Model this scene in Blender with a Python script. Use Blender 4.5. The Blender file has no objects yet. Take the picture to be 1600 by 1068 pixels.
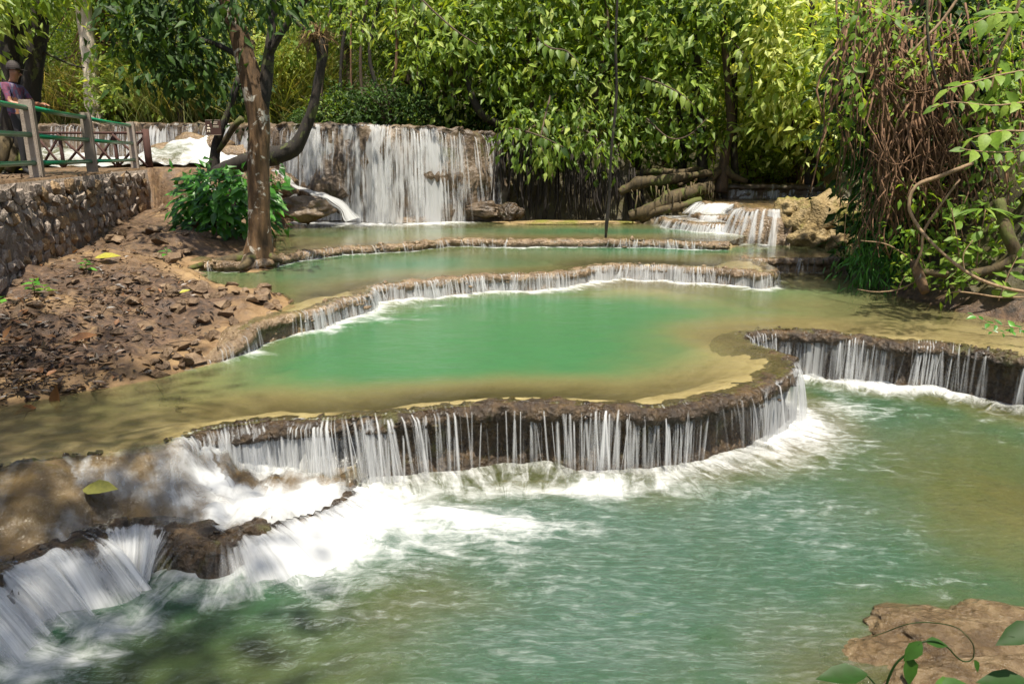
import bpy, bmesh, math, random
import numpy as np
from mathutils import Vector, Matrix

random.seed(11)
rng = np.random.default_rng(11)
S = bpy.context.scene
COL = S.collection

# ------------------------------------------------------------------ camera, sky, sun, exposure
CAM_H, PITCH, FPX = 2.4, math.radians(14.2), 1150.0
cam_d = bpy.data.cameras.new('camera')
cam = bpy.data.objects.new('camera', cam_d); COL.objects.link(cam)
cam.location = (0, 0, CAM_H); cam.rotation_euler = (math.radians(90) - PITCH, 0, 0)
cam_d.sensor_width = 36; cam_d.lens = 36 * FPX / 1600
cam_d.clip_start = 0.05; cam_d.clip_end = 1000
S.camera = cam

SUN_EL, SUN_AZ = math.radians(72), math.radians(165)      # azimuth measured from +Y towards +X
W = bpy.data.worlds.new('World'); S.world = W; W.use_nodes = True
nt = W.node_tree; nt.nodes.clear()
sky = nt.nodes.new('ShaderNodeTexSky'); sky.sky_type = 'NISHITA'; sky.sun_disc = False
sky.sun_elevation = SUN_EL; sky.sun_rotation = SUN_AZ; sky.air_density = 1.0; sky.dust_density = 3.0; sky.ozone_density = 0.6
bg = nt.nodes.new('ShaderNodeBackground'); bg.inputs[1].default_value = 0.095
wo = nt.nodes.new('ShaderNodeOutputWorld')
nt.links.new(sky.outputs[0], bg.inputs[0]); nt.links.new(bg.outputs[0], wo.inputs[0])
sd = bpy.data.lights.new('sun', 'SUN'); sd.energy = 4.9; sd.angle = math.radians(1.0); sd.color = (1.0, 0.93, 0.80)
sun = bpy.data.objects.new('sun', sd); COL.objects.link(sun)
sdir = Vector((math.sin(SUN_AZ) * math.cos(SUN_EL), math.cos(SUN_AZ) * math.cos(SUN_EL), math.sin(SUN_EL)))
sun.rotation_euler = sdir.to_track_quat('Z', 'Y').to_euler()
S.view_settings.view_transform = 'Standard'; S.view_settings.look = 'None'
S.view_settings.exposure = 0.92; S.view_settings.gamma = 1.0; S.view_settings.use_curve_mapping = False
S.render.engine = 'CYCLES'
S.cycles.use_denoising = True
S.cycles.max_bounces = 8; S.cycles.diffuse_bounces = 3; S.cycles.glossy_bounces = 3
S.cycles.transmission_bounces = 4; S.cycles.transparent_max_bounces = 24
S.cycles.caustics_reflective = False; S.cycles.caustics_refractive = False
S.cycles.sample_clamp_indirect = 4.0

# ------------------------------------------------------------------ helpers: pixels of the survey grid to places
CP, SP = math.cos(PITCH), math.sin(PITCH)
def ray(px, py):
    u, v = (px - 800) / FPX, (534 - py) / FPX
    return np.array([u, CP + v * SP, -SP + v * CP])
def on_z(px, py, z):
    r = ray(px, py); t = (z - CAM_H) / r[2]
    return np.array([0, 0, CAM_H]) + t * r
def at_y(px, py, Y):
    r = ray(px, py); return np.array([0, 0, CAM_H]) + (Y / r[1]) * r
def mpp(Y): return Y / FPX           # metres per pixel at depth Y

def _h(ix, iy, iz):
    a = (ix.astype(np.int64) * 374761393 + iy.astype(np.int64) * 668265263 + iz.astype(np.int64) * 2147483647) & 0xffffffff
    a = ((a ^ (a >> 13)) * 1274126177) & 0xffffffff
    return ((a ^ (a >> 16)) & 0xffff) / 65535.0
def vnoise(x, y, z=None):
    x = np.asarray(x, float); y = np.asarray(y, float)
    z = np.zeros_like(x) if z is None else np.asarray(z, float) + np.zeros_like(x)
    x0, y0, z0 = np.floor(x), np.floor(y), np.floor(z)
    fx, fy, fz = x - x0, y - y0, z - z0
    fx = fx * fx * (3 - 2 * fx); fy = fy * fy * (3 - 2 * fy); fz = fz * fz * (3 - 2 * fz)
    r = 0
    for dx in (0, 1):
        for dy in (0, 1):
            for dz in (0, 1):
                w = (fx if dx else 1 - fx) * (fy if dy else 1 - fy) * (fz if dz else 1 - fz)
                r = r + w * _h(x0 + dx, y0 + dy, z0 + dz)
    return r * 2 - 1
def fbm(x, y, z=None, o=4, g=0.5):
    r, a, f = 0, 1.0, 1.0
    for i in range(o):
        r = r + a * vnoise(np.asarray(x) * f + 17.3 * i, np.asarray(y) * f - 9.1 * i, None if z is None else np.asarray(z) * f + 3.7 * i)
        a *= g; f *= 2.03
    return r
def sstep(a, b, x):
    t = np.clip((np.asarray(x, float) - a) / (b - a), 0, 1); return t * t * (3 - 2 * t)

def inside(poly, x, y):
    r = np.zeros(np.shape(x), bool); n = len(poly)
    for i in range(n):
        x1, y1 = poly[i][0], poly[i][1]; x2, y2 = poly[(i + 1) % n][0], poly[(i + 1) % n][1]
        if y1 == y2: continue
        c = ((y1 > y) != (y2 > y)) & (x < (x2 - x1) * (y - y1) / (y2 - y1) + x1)
        r ^= c
    return r
def pl_dist(pl, x, y):
    """distance to a polyline and arc length of the nearest point"""
    best = np.full(np.shape(x), 1e9); bs = np.zeros(np.shape(x)); s0 = 0.0
    for i in range(len(pl) - 1):
        ax, ay = pl[i][0], pl[i][1]; bx, by = pl[i + 1][0], pl[i + 1][1]
        dx, dy = bx - ax, by - ay; L2 = dx * dx + dy * dy + 1e-12; L = math.sqrt(L2)
        t = np.clip(((x - ax) * dx + (y - ay) * dy) / L2, 0, 1)
        d = np.hypot(x - ax - t * dx, y - ay - t * dy)
        m = d < best; best[m] = d[m]; bs[m] = (s0 + t * L)[m]; s0 += L
    return best, bs
def smooth_pl(P, step):
    """Catmull-Rom resample of an (n,k) array; the first three columns are position"""
    P = np.asarray(P, float); out = []
    Q = np.vstack([2 * P[0] - P[1], P, 2 * P[-1] - P[-2]])
    for i in range(1, len(Q) - 2):
        p0, p1, p2, p3 = Q[i - 1], Q[i], Q[i + 1], Q[i + 2]
        n = max(1, int(np.linalg.norm((p2 - p1)[:3]) / step))
        t = (np.arange(n) / n)[:, None]
        out.append(0.5 * ((2 * p1) + (-p0 + p2) * t + (2 * p0 - 5 * p1 + 4 * p2 - p3) * t ** 2 + (-p0 + 3 * p1 - 3 * p2 + p3) * t ** 3))
    out.append(P[-1:]); return np.vstack(out)

def mesh(name, V, F, smooth=True, attrs=None):
    """numpy mesh: V (n,3); F (m,3|4) or list of such arrays; attrs {name: (n,) or (n,3)}"""
    Fs = F if isinstance(F, list) else [F]
    Fs = [np.asarray(f, np.int32) for f in Fs if len(f)]
    me = bpy.data.meshes.new(name)
    V = np.asarray(V, np.float32)
    loops = np.concatenate([f.ravel() for f in Fs]); tot = np.concatenate([np.full(len(f), f.shape[1], np.int32) for f in Fs])
    me.vertices.add(len(V)); me.vertices.foreach_set('co', V.ravel())
    me.loops.add(len(loops)); me.loops.foreach_set('vertex_index', loops)
    me.polygons.add(len(tot)); st = np.zeros(len(tot), np.int32); st[1:] = np.cumsum(tot)[:-1]
    me.polygons.foreach_set('loop_start', st); me.polygons.foreach_set('loop_total', tot)
    me.polygons.foreach_set('use_smooth', np.full(len(tot), bool(smooth)))
    for k, a in (attrs or {}).items():
        a = np.asarray(a, np.float32)
        at = me.attributes.new(k, 'FLOAT' if a.ndim == 1 else 'FLOAT_VECTOR', 'POINT')
        at.data.foreach_set('value' if a.ndim == 1 else 'vector', a.ravel())
    me.update(calc_edges=True); me.validate()
    return me
def obj(name, me, mat=None, parent=None, kind=None):
    o = bpy.data.objects.new(name, me); COL.objects.link(o)
    if mat is not None and me is not None and len(me.materials) == 0: me.materials.append(mat)
    if parent is not None: o.parent = parent
    if kind: o['kind'] = kind
    return o
def tag(o, label, cat, group=None):
    o['label'] = label; o['category'] = cat
    if group: o['group'] = group
    return o
def thing(name, label, cat, loc=(0, 0, 0), group=None):
    o = bpy.data.objects.new(name, None); COL.objects.link(o); o.location = [float(c) for c in loc]; o.empty_display_size = 0.2
    return tag(o, label, cat, group)
def sub(name, me, mat, root, kind=None):
    """a part whose mesh is in world coordinates, hung under an Empty that stands at the thing's base"""
    me.transform(Matrix.Translation(-Vector(root.location)))
    return obj(name, me, mat, root, kind)
def join(parts):
    """[(V,F)] -> V, [F]"""
    Vs, Fs, n = [], [], 0
    for V, F in parts:
        Vs.append(V); Fs += [np.asarray(f) + n for f in (F if isinstance(F, list) else [F])]; n += len(V)
    tri = [f for f in Fs if f.shape[1] == 3]; qd = [f for f in Fs if f.shape[1] == 4]
    return np.vstack(Vs), [np.vstack(a) for a in (tri, qd) if a]
def tube(P, R, n=10, rough=0.0, seed=0.0, freq=6.0, step=None, oval=1.0):
    """a tapering tube along points P with radii R"""
    PR = np.column_stack([np.asarray(P, float), np.asarray(R, float)])
    if step: PR = smooth_pl(PR, step)
    P, R = PR[:, :3], PR[:, 3]
    T = np.gradient(P, axis=0); T /= np.linalg.norm(T, axis=1)[:, None] + 1e-9
    up = np.array([0.13, 0.31, 0.94]) if abs(T[0][2]) < 0.8 else np.array([0.9, 0.3, 0.1])
    A = np.zeros_like(P); a = np.cross(T[0], up); a /= np.linalg.norm(a)
    for i in range(len(P)):
        a = a - T[i] * a.dot(T[i]); a /= np.linalg.norm(a) + 1e-9; A[i] = a
    B = np.cross(T, A)
    th = np.arange(n) / n * 2 * math.pi
    c, s = np.cos(th), np.sin(th)
    V = P[:, None, :] + R[:, None, None] * (A[:, None, :] * c[None, :, None] + oval * B[:, None, :] * s[None, :, None])
    V = V.reshape(-1, 3)
    if rough:
        N = (V - np.repeat(P, n, axis=0)); 
        V = V + N * (rough * fbm(V[:, 0] * freq + seed, V[:, 1] * freq, V[:, 2] * freq * 0.5, 3))[:, None]
    m = len(P); i, j = np.meshgrid(np.arange(m - 1), np.arange(n), indexing='ij')
    q = np.stack([i * n + j, i * n + (j + 1) % n, (i + 1) * n + (j + 1) % n, (i + 1) * n + j], -1).reshape(-1, 4)
    V = np.vstack([V, P[0], P[-1]]); k = m * n
    jj = np.arange(n)
    t1 = np.stack([np.full(n, k), (jj + 1) % n, jj], -1); t2 = np.stack([np.full(n, k + 1), (m - 1) * n + jj, (m - 1) * n + (jj + 1) % n], -1)
    return V, [np.vstack([t1, t2]), q]
def box(c, s, rot=None):
    c = np.asarray(c, float); s = np.asarray(s, float) / 2
    V = np.array([[x, y, z] for x in (-1, 1) for y in (-1, 1) for z in (-1, 1)], float) * s
    if rot is not None: V = V @ np.array(rot.to_3x3()).T
    F = np.array([[0, 1, 3, 2], [4, 6, 7, 5], [0, 4, 5, 1], [2, 3, 7, 6], [0, 2, 6, 4], [1, 5, 7, 3]])
    return V + c, [F]

# ------------------------------------------------------------------ materials
def nodes(name):
    m = bpy.data.materials.new(name); m.use_nodes = True; t = m.node_tree; t.nodes.clear()
    out = t.nodes.new('ShaderNodeOutputMaterial')
    def N(ty, **kw):
        n = t.nodes.new('ShaderNode' + ty)
        for k, v in kw.items(): setattr(n, k, v)
        return n
    def L(a, b): t.links.new(a, b)
    return m, N, L, out
def setin(n, **kw):
    for k, v in kw.items(): n.inputs[k.replace('_', ' ')].default_value = v
def ramp(N, stops, interp='LINEAR'):
    r = N('ValToRGB'); r.color_ramp.interpolation = interp
    e = r.color_ramp.elements
    while len(e) < len(stops): e.new(0.5)
    for i, (p, c) in enumerate(stops):
        e[i].position = p; e[i].color = (*c, 1) if len(c) == 3 else c
    return r
def math_n(N, L, op, a, b=None, clamp=False):
    n = N('Math', operation=op, use_clamp=clamp)
    for i, v in enumerate((a, b)):
        if v is None: continue
        if isinstance(v, (int, float)): n.inputs[i].default_value = v
        else: L(v, n.inputs[i])
    return n.outputs[0]
def maprange(N, L, x, a, b, c=0.0, d=1.0, smooth=True):
    n = N('MapRange', interpolation_type='SMOOTHSTEP' if smooth else 'LINEAR')
    L(x, n.inputs[0]); n.inputs[1].default_value = a; n.inputs[2].default_value = b; n.inputs[3].default_value = c; n.inputs[4].default_value = d
    return n.outputs[0]
def noise(N, L, vec, scale, detail=4, rough=0.55, dist=0.0):
    n = N('TexNoise'); setin(n, Scale=scale, Detail=detail, Roughness=rough, Distortion=dist)
    if vec is not None: L(vec, n.inputs['Vector'])
    return n.outputs[0]
def mixc(N, L, f, a, b, mode='MIX'):
    n = N('MixRGB', blend_type=mode)
    for i, v in ((0, f), (1, a), (2, b)):
        if isinstance(v, (int, float)): n.inputs[i].default_value = v
        elif isinstance(v, tuple): n.inputs[i].default_value = (*v, 1)
        else: L(v, n.inputs[i])
    return n.outputs[0]
def stretch(N, L, vec, sx, sy, sz, rz=0.0):
    mp = N('Mapping'); L(vec, mp.inputs[0]); mp.inputs['Scale'].default_value = (sx, sy, sz); mp.inputs['Rotation'].default_value = (0, 0, rz)
    return mp.outputs[0]

def rock_mat(name, stops, scale=5.0, bump=0.5, rough=(0.35, 0.8), moss=None, bscale=22.0):
    m, N, L, out = nodes(name)
    geo = N('NewGeometry'); P = geo.outputs['Position']
    oi = N('ObjectInfo')
    vadd = N('VectorMath', operation='ADD'); L(P, vadd.inputs[0]); 
    cx = N('CombineXYZ'); L(math_n(N, L, 'MULTIPLY', oi.outputs['Random'], 37.0), cx.inputs[0]); L(cx.outputs[0], vadd.inputs[1])
    v = vadd.outputs[0]
    n1 = noise(N, L, v, scale, 8, 0.62, 0.4); n2 = noise(N, L, v, scale * 0.23, 3)
    f = math_n(N, L, 'ADD', math_n(N, L, 'MULTIPLY', n1, 0.62), math_n(N, L, 'MULTIPLY', n2, 0.42))
    r = ramp(N, stops); L(f, r.inputs[0]); c = r.outputs[0]
    if moss:
        mf = maprange(N, L, noise(N, L, v, moss[1], 5, 0.6), moss[2], moss[2] + 0.14)
        c = mixc(N, L, mf, c, moss[0])
    b = N('BsdfPrincipled'); L(c, b.inputs['Base Color'])
    L(maprange(N, L, noise(N, L, v, scale * 0.6, 4), 0.35, 0.7, rough[0], rough[1]), b.inputs['Roughness'])
    bu = N('Bump'); setin(bu, Strength=bump, Distance=0.03)
    vo = N('TexVoronoi'); setin(vo, Scale=bscale); L(v, vo.inputs['Vector'])
    h = math_n(N, L, 'ADD', noise(N, L, v, bscale * 1.3, 8, 0.65), math_n(N, L, 'MULTIPLY', vo.outputs['Distance'], 0.6))
    L(h, bu.inputs['Height']); L(bu.outputs[0], b.inputs['Normal'])
    L(b.outputs[0], out.inputs[0]); return m

M = {}
M['ledge'] = rock_mat('wet travertine ledge', [(0.30, (0.010, 0.006, 0.003)), (0.50, (0.036, 0.022, 0.010)), (0.64, (0.085, 0.052, 0.022)), (0.80, (0.17, 0.115, 0.055))], 14, 1.0, (0.18, 0.6), ((0.06, 0.055, 0.012), 3.0, 0.56))
M['ledge_pale'] = rock_mat('pale travertine', [(0.28, (0.045, 0.028, 0.014)), (0.5, (0.15, 0.10, 0.055)), (0.78, (0.34, 0.25, 0.15))], 11, 0.9, (0.2, 0.6), ((0.14, 0.11, 0.03), 2.0, 0.60))
M['mossy'] = rock_mat('mossy travertine', [(0.25, (0.07, 0.045, 0.018)), (0.5, (0.20, 0.14, 0.055)), (0.75, (0.36, 0.27, 0.13))], 5, 1.0, (0.5, 0.9), ((0.15, 0.14, 0.02), 1.6, 0.50))
M['stone'] = rock_mat('wall stone', [(0.28, (0.08, 0.067, 0.055)), (0.5, (0.23, 0.185, 0.15)), (0.72, (0.40, 0.33, 0.26))], 7, 0.9, (0.65, 0.95), None, 26)
M['stone_warm'] = rock_mat('warm wall stone', [(0.28, (0.08, 0.05, 0.025)), (0.5, (0.22, 0.14, 0.07)), (0.72, (0.38, 0.27, 0.15))], 7, 0.9, (0.65, 0.95), None, 26)
M['mortar'] = rock_mat('mortar', [(0.3, (0.06, 0.048, 0.038)), (0.55, (0.17, 0.135, 0.105)), (0.8, (0.28, 0.23, 0.18))], 16, 1.0, (0.8, 1.0))
M['rubble'] = rock_mat('rubble rock', [(0.25, (0.03, 0.019, 0.011)), (0.5, (0.12, 0.075, 0.040)), (0.75, (0.28, 0.195, 0.115))], 8, 0.8, (0.45, 0.9))
M['concrete'] = rock_mat('concrete', [(0.3, (0.20, 0.16, 0.125)), (0.5, (0.28, 0.235, 0.19)), (0.75, (0.36, 0.31, 0.26))], 5, 0.25, (0.7, 0.9), None, 60)
M['dam'] = rock_mat('dam travertine', [(0.28, (0.018, 0.012, 0.007)), (0.5, (0.075, 0.05, 0.028)), (0.78, (0.21, 0.15, 0.09))], 4.0, 1.0, (0.3, 0.7), ((0.07, 0.07, 0.02), 1.4, 0.58), 9)
M['bankearth'] = rock_mat('bank earth', [(0.25, (0.015, 0.010, 0.006)), (0.5, (0.055, 0.036, 0.018)), (0.75, (0.14, 0.095, 0.05))], 4, 1.0, (0.7, 1.0), ((0.03, 0.045, 0.01), 1.5, 0.55), 9)

def bark_mat(name, stops, lichen=None, vs=1.0, bump=0.8):
    m, N, L, out = nodes(name)
    tc = N('NewGeometry'); P = tc.outputs['Position']
    v = stretch(N, L, P, 9 * vs, 9 * vs, 2.2 * vs)
    n1 = noise(N, L, v, 1.6, 7, 0.65, 0.5)
    r = ramp(N, stops); L(n1, r.inputs[0]); c = r.outputs[0]
    if lichen:
        lf = maprange(N, L, noise(N, L, P, lichen[1], 6, 0.66, 0.6), lichen[2], lichen[2] + 0.05)
        lc = mixc(N, L, noise(N, L, P, 30, 3), tuple(x * 0.6 for x in lichen[0]), lichen[0])
        c = mixc(N, L, lf, c, lc)
    b = N('BsdfPrincipled'); L(c, b.inputs['Base Color']); setin(b, Roughness=0.85)
    bu = N('Bump'); setin(bu, Strength=bump, Distance=0.025); L(n1, bu.inputs['Height']); L(bu.outputs[0], b.inputs['Normal'])
    L(b.outputs[0], out.inputs[0]); return m
M['bark'] = bark_mat('brown bark', [(0.3, (0.02, 0.013, 0.008)), (0.6, (0.085, 0.055, 0.032)), (0.85, (0.16, 0.11, 0.07))])
M['bark_dark'] = bark_mat('dark bark', [(0.3, (0.005, 0.004, 0.003)), (0.6, (0.02, 0.014, 0.008)), (0.85, (0.055, 0.038, 0.02))], ((0.07, 0.08, 0.02), 3.5, 0.56))
M['bark_lichen'] = bark_mat('lichen bark', [(0.3, (0.025, 0.014, 0.006)), (0.55, (0.10, 0.055, 0.022)), (0.85, (0.24, 0.14, 0.06))], ((0.46, 0.42, 0.35), 5.0, 0.57))
M['bark_pale'] = bark_mat('pale bark', [(0.25, (0.30, 0.24, 0.18)), (0.55, (0.55, 0.47, 0.38)), (0.8, (0.75, 0.68, 0.58))])
M['bark_moss'] = bark_mat('mossy root', [(0.3, (0.02, 0.014, 0.006)), (0.6, (0.08, 0.056, 0.022)), (0.85, (0.18, 0.135, 0.06))], ((0.085, 0.095, 0.015), 2.5, 0.52))
M['root_shaded'] = bark_mat('shade darkened root', [(0.3, (0.004, 0.0025, 0.0015)), (0.6, (0.015, 0.009, 0.005)), (0.85, (0.045, 0.027, 0.014))], None, 2.0, 0.5)  # root colour darkened for the shade under the overhanging trees
M['tan_rock'] = rock_mat('tan travertine', [(0.30, (0.025, 0.015, 0.007)), (0.5, (0.105, 0.068, 0.031)), (0.75, (0.24, 0.175, 0.095))], 9, 1.0, (0.10, 0.4))
M['root'] = bark_mat('hanging root', [(0.3, (0.04, 0.020, 0.010)), (0.6, (0.19, 0.10, 0.05)), (0.85, (0.42, 0.28, 0.16))], None, 2.0, 0.4)
M['twig'] = bark_mat('pale twig', [(0.3, (0.10, 0.06, 0.03)), (0.6, (0.27, 0.18, 0.10)), (0.85, (0.42, 0.31, 0.19))], None, 2.0, 0.3)
M['wood_dark'] = bark_mat('red brown timber', [(0.3, (0.025, 0.010, 0.007)), (0.6, (0.065, 0.026, 0.018)), (0.85, (0.11, 0.05, 0.035))])
M['straw'] = bark_mat('dry fibre', [(0.3, (0.12, 0.07, 0.03)), (0.6, (0.30, 0.19, 0.09)), (0.85, (0.45, 0.32, 0.17))])

def leaf_mat(name, lo, mid, hi, trans=0.45, rough=0.42, hue=0.08, spec=0.5):
    m, N, L, out = nodes(name)
    a = N('Attribute', attribute_name='shade'); oi = N('ObjectInfo')
    s = math_n(N, L, 'ADD', a.outputs['Fac'], math_n(N, L, 'MULTIPLY', math_n(N, L, 'SUBTRACT', oi.outputs['Random'], 0.5), hue * 4), True)
    r = ramp(N, [(0.0, lo), (0.55, mid), (1.0, hi)]); L(s, r.inputs[0])
    geo = N('NewGeometry')
    c = mixc(N, L, maprange(N, L, noise(N, L, geo.outputs['Position'], 40, 2), 0.3, 0.7), r.outputs[0], mixc(N, L, 0.25, r.outputs[0], (0.02, 0.03, 0.005)))
    b = N('BsdfPrincipled'); L(c, b.inputs['Base Color']); setin(b, Roughness=rough); b.inputs['Specular IOR Level'].default_value = spec
    t = N('BsdfTranslucent'); L(mixc(N, L, 0.65, c, mixc(N, L, 1.0, c, (1.9, 1.55, 0.45), 'MULTIPLY')), t.inputs['Color'])
    mx = N('MixShader'); mx.inputs[0].default_value = trans; L(b.outputs[0], mx.inputs[1]); L(t.outputs[0], mx.inputs[2])
    L(mx.outputs[0], out.inputs[0]); return m
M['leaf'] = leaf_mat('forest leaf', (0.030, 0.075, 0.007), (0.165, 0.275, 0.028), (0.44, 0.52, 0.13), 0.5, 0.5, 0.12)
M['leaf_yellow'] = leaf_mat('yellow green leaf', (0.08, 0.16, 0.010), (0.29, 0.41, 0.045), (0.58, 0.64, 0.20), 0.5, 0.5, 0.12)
M['leaf_shaded'] = leaf_mat('shade darkened leaf', (0.012, 0.034, 0.005), (0.034, 0.080, 0.010), (0.085, 0.16, 0.022), 0.3, 0.55, 0.08, 0.25)  # leaf colour darkened to stand in for canopy shade
M['leaf_bush'] = leaf_mat('bush leaf', (0.02, 0.09, 0.008), (0.06, 0.22, 0.018), (0.14, 0.36, 0.05), 0.3, 0.38, 0.03)
M['leaf_bright'] = leaf_mat('bright vine leaf', (0.08, 0.17, 0.015), (0.18, 0.31, 0.035), (0.32, 0.44, 0.08), 0.5, 0.5, 0.04, 0.3)
M['leaf_fore'] = leaf_mat('vine leaf', (0.014, 0.045, 0.007), (0.036, 0.10, 0.013), (0.075, 0.16, 0.022), 0.4, 0.5, 0.03, 0.25)
M['leaf_dry'] = leaf_mat('dry leaf', (0.028, 0.016, 0.010), (0.10, 0.05, 0.024), (0.27, 0.12, 0.045), 0.1, 0.45, 0.05)
M['leaf_fallen_yellow'] = leaf_mat('fallen yellow leaf', (0.30, 0.26, 0.03), (0.38, 0.36, 0.05), (0.45, 0.42, 0.10), 0.2, 0.35, 0.02)
M['grass_dry'] = leaf_mat('dry bamboo grass', (0.10, 0.15, 0.02), (0.26, 0.30, 0.07), (0.48, 0.36, 0.17), 0.4, 0.6)

def ground_mat():
    m, N, L, out = nodes('ground')
    P = N('NewGeometry').outputs['Position']
    bed = N('Attribute', attribute_name='bed').outputs['Fac']; lit = N('Attribute', attribute_name='litter').outputs['Fac']; forest = N('Attribute', attribute_name='forest').outputs['Fac']
    n1 = noise(N, L, P, 5.5, 8, 0.62, 0.3); n2 = noise(N, L, P, 0.9, 4, 0.6)
    f = math_n(N, L, 'ADD', math_n(N, L, 'MULTIPLY', n1, 0.6), math_n(N, L, 'MULTIPLY', n2, 0.45))
    r = ramp(N, [(0.32, (0.075, 0.042, 0.018)), (0.5, (0.19, 0.115, 0.05)), (0.74, (0.34, 0.23, 0.11))]); L(f, r.inputs[0])
    r2 = ramp(N, [(0.35, (0.018, 0.011, 0.007)), (0.55, (0.08, 0.046, 0.025)), (0.75, (0.19, 0.115, 0.06))]); L(noise(N, L, P, 11, 8, 0.7, 0.5), r2.inputs[0])
    lf = math_n(N, L, 'MULTIPLY', lit, maprange(N, L, noise(N, L, P, 3.2, 5, 0.6), 0.24, 0.48))
    rb = ramp(N, [(0.32, (0.20, 0.14, 0.065)), (0.5, (0.37, 0.28, 0.15)), (0.72, (0.50, 0.40, 0.24))]); L(f, rb.inputs[0])
    c = mixc(N, L, bed, r.outputs[0], rb.outputs[0])
    c = mixc(N, L, lf, c, r2.outputs[0])
    r3 = ramp(N, [(0.35, (0.02, 0.018, 0.006)), (0.55, (0.06, 0.05, 0.015)), (0.75, (0.11, 0.13, 0.03))]); L(noise(N, L, P, 2.0, 8, 0.7), r3.inputs[0])
    c = mixc(N, L, forest, c, r3.outputs[0])
    b = N('BsdfPrincipled'); L(c, b.inputs['Base Color'])
    L(maprange(N, L, n1, 0.35, 0.65, 0.38, 0.85), b.inputs['Roughness'])
    bu = N('Bump'); setin(bu, Strength=0.8, Distance=0.03); L(noise(N, L, P, 24, 8, 0.68), bu.inputs['Height']); L(bu.outputs[0], b.inputs['Normal'])
    L(b.outputs[0], out.inputs[0]); return m
M['ground'] = ground_mat()

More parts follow.
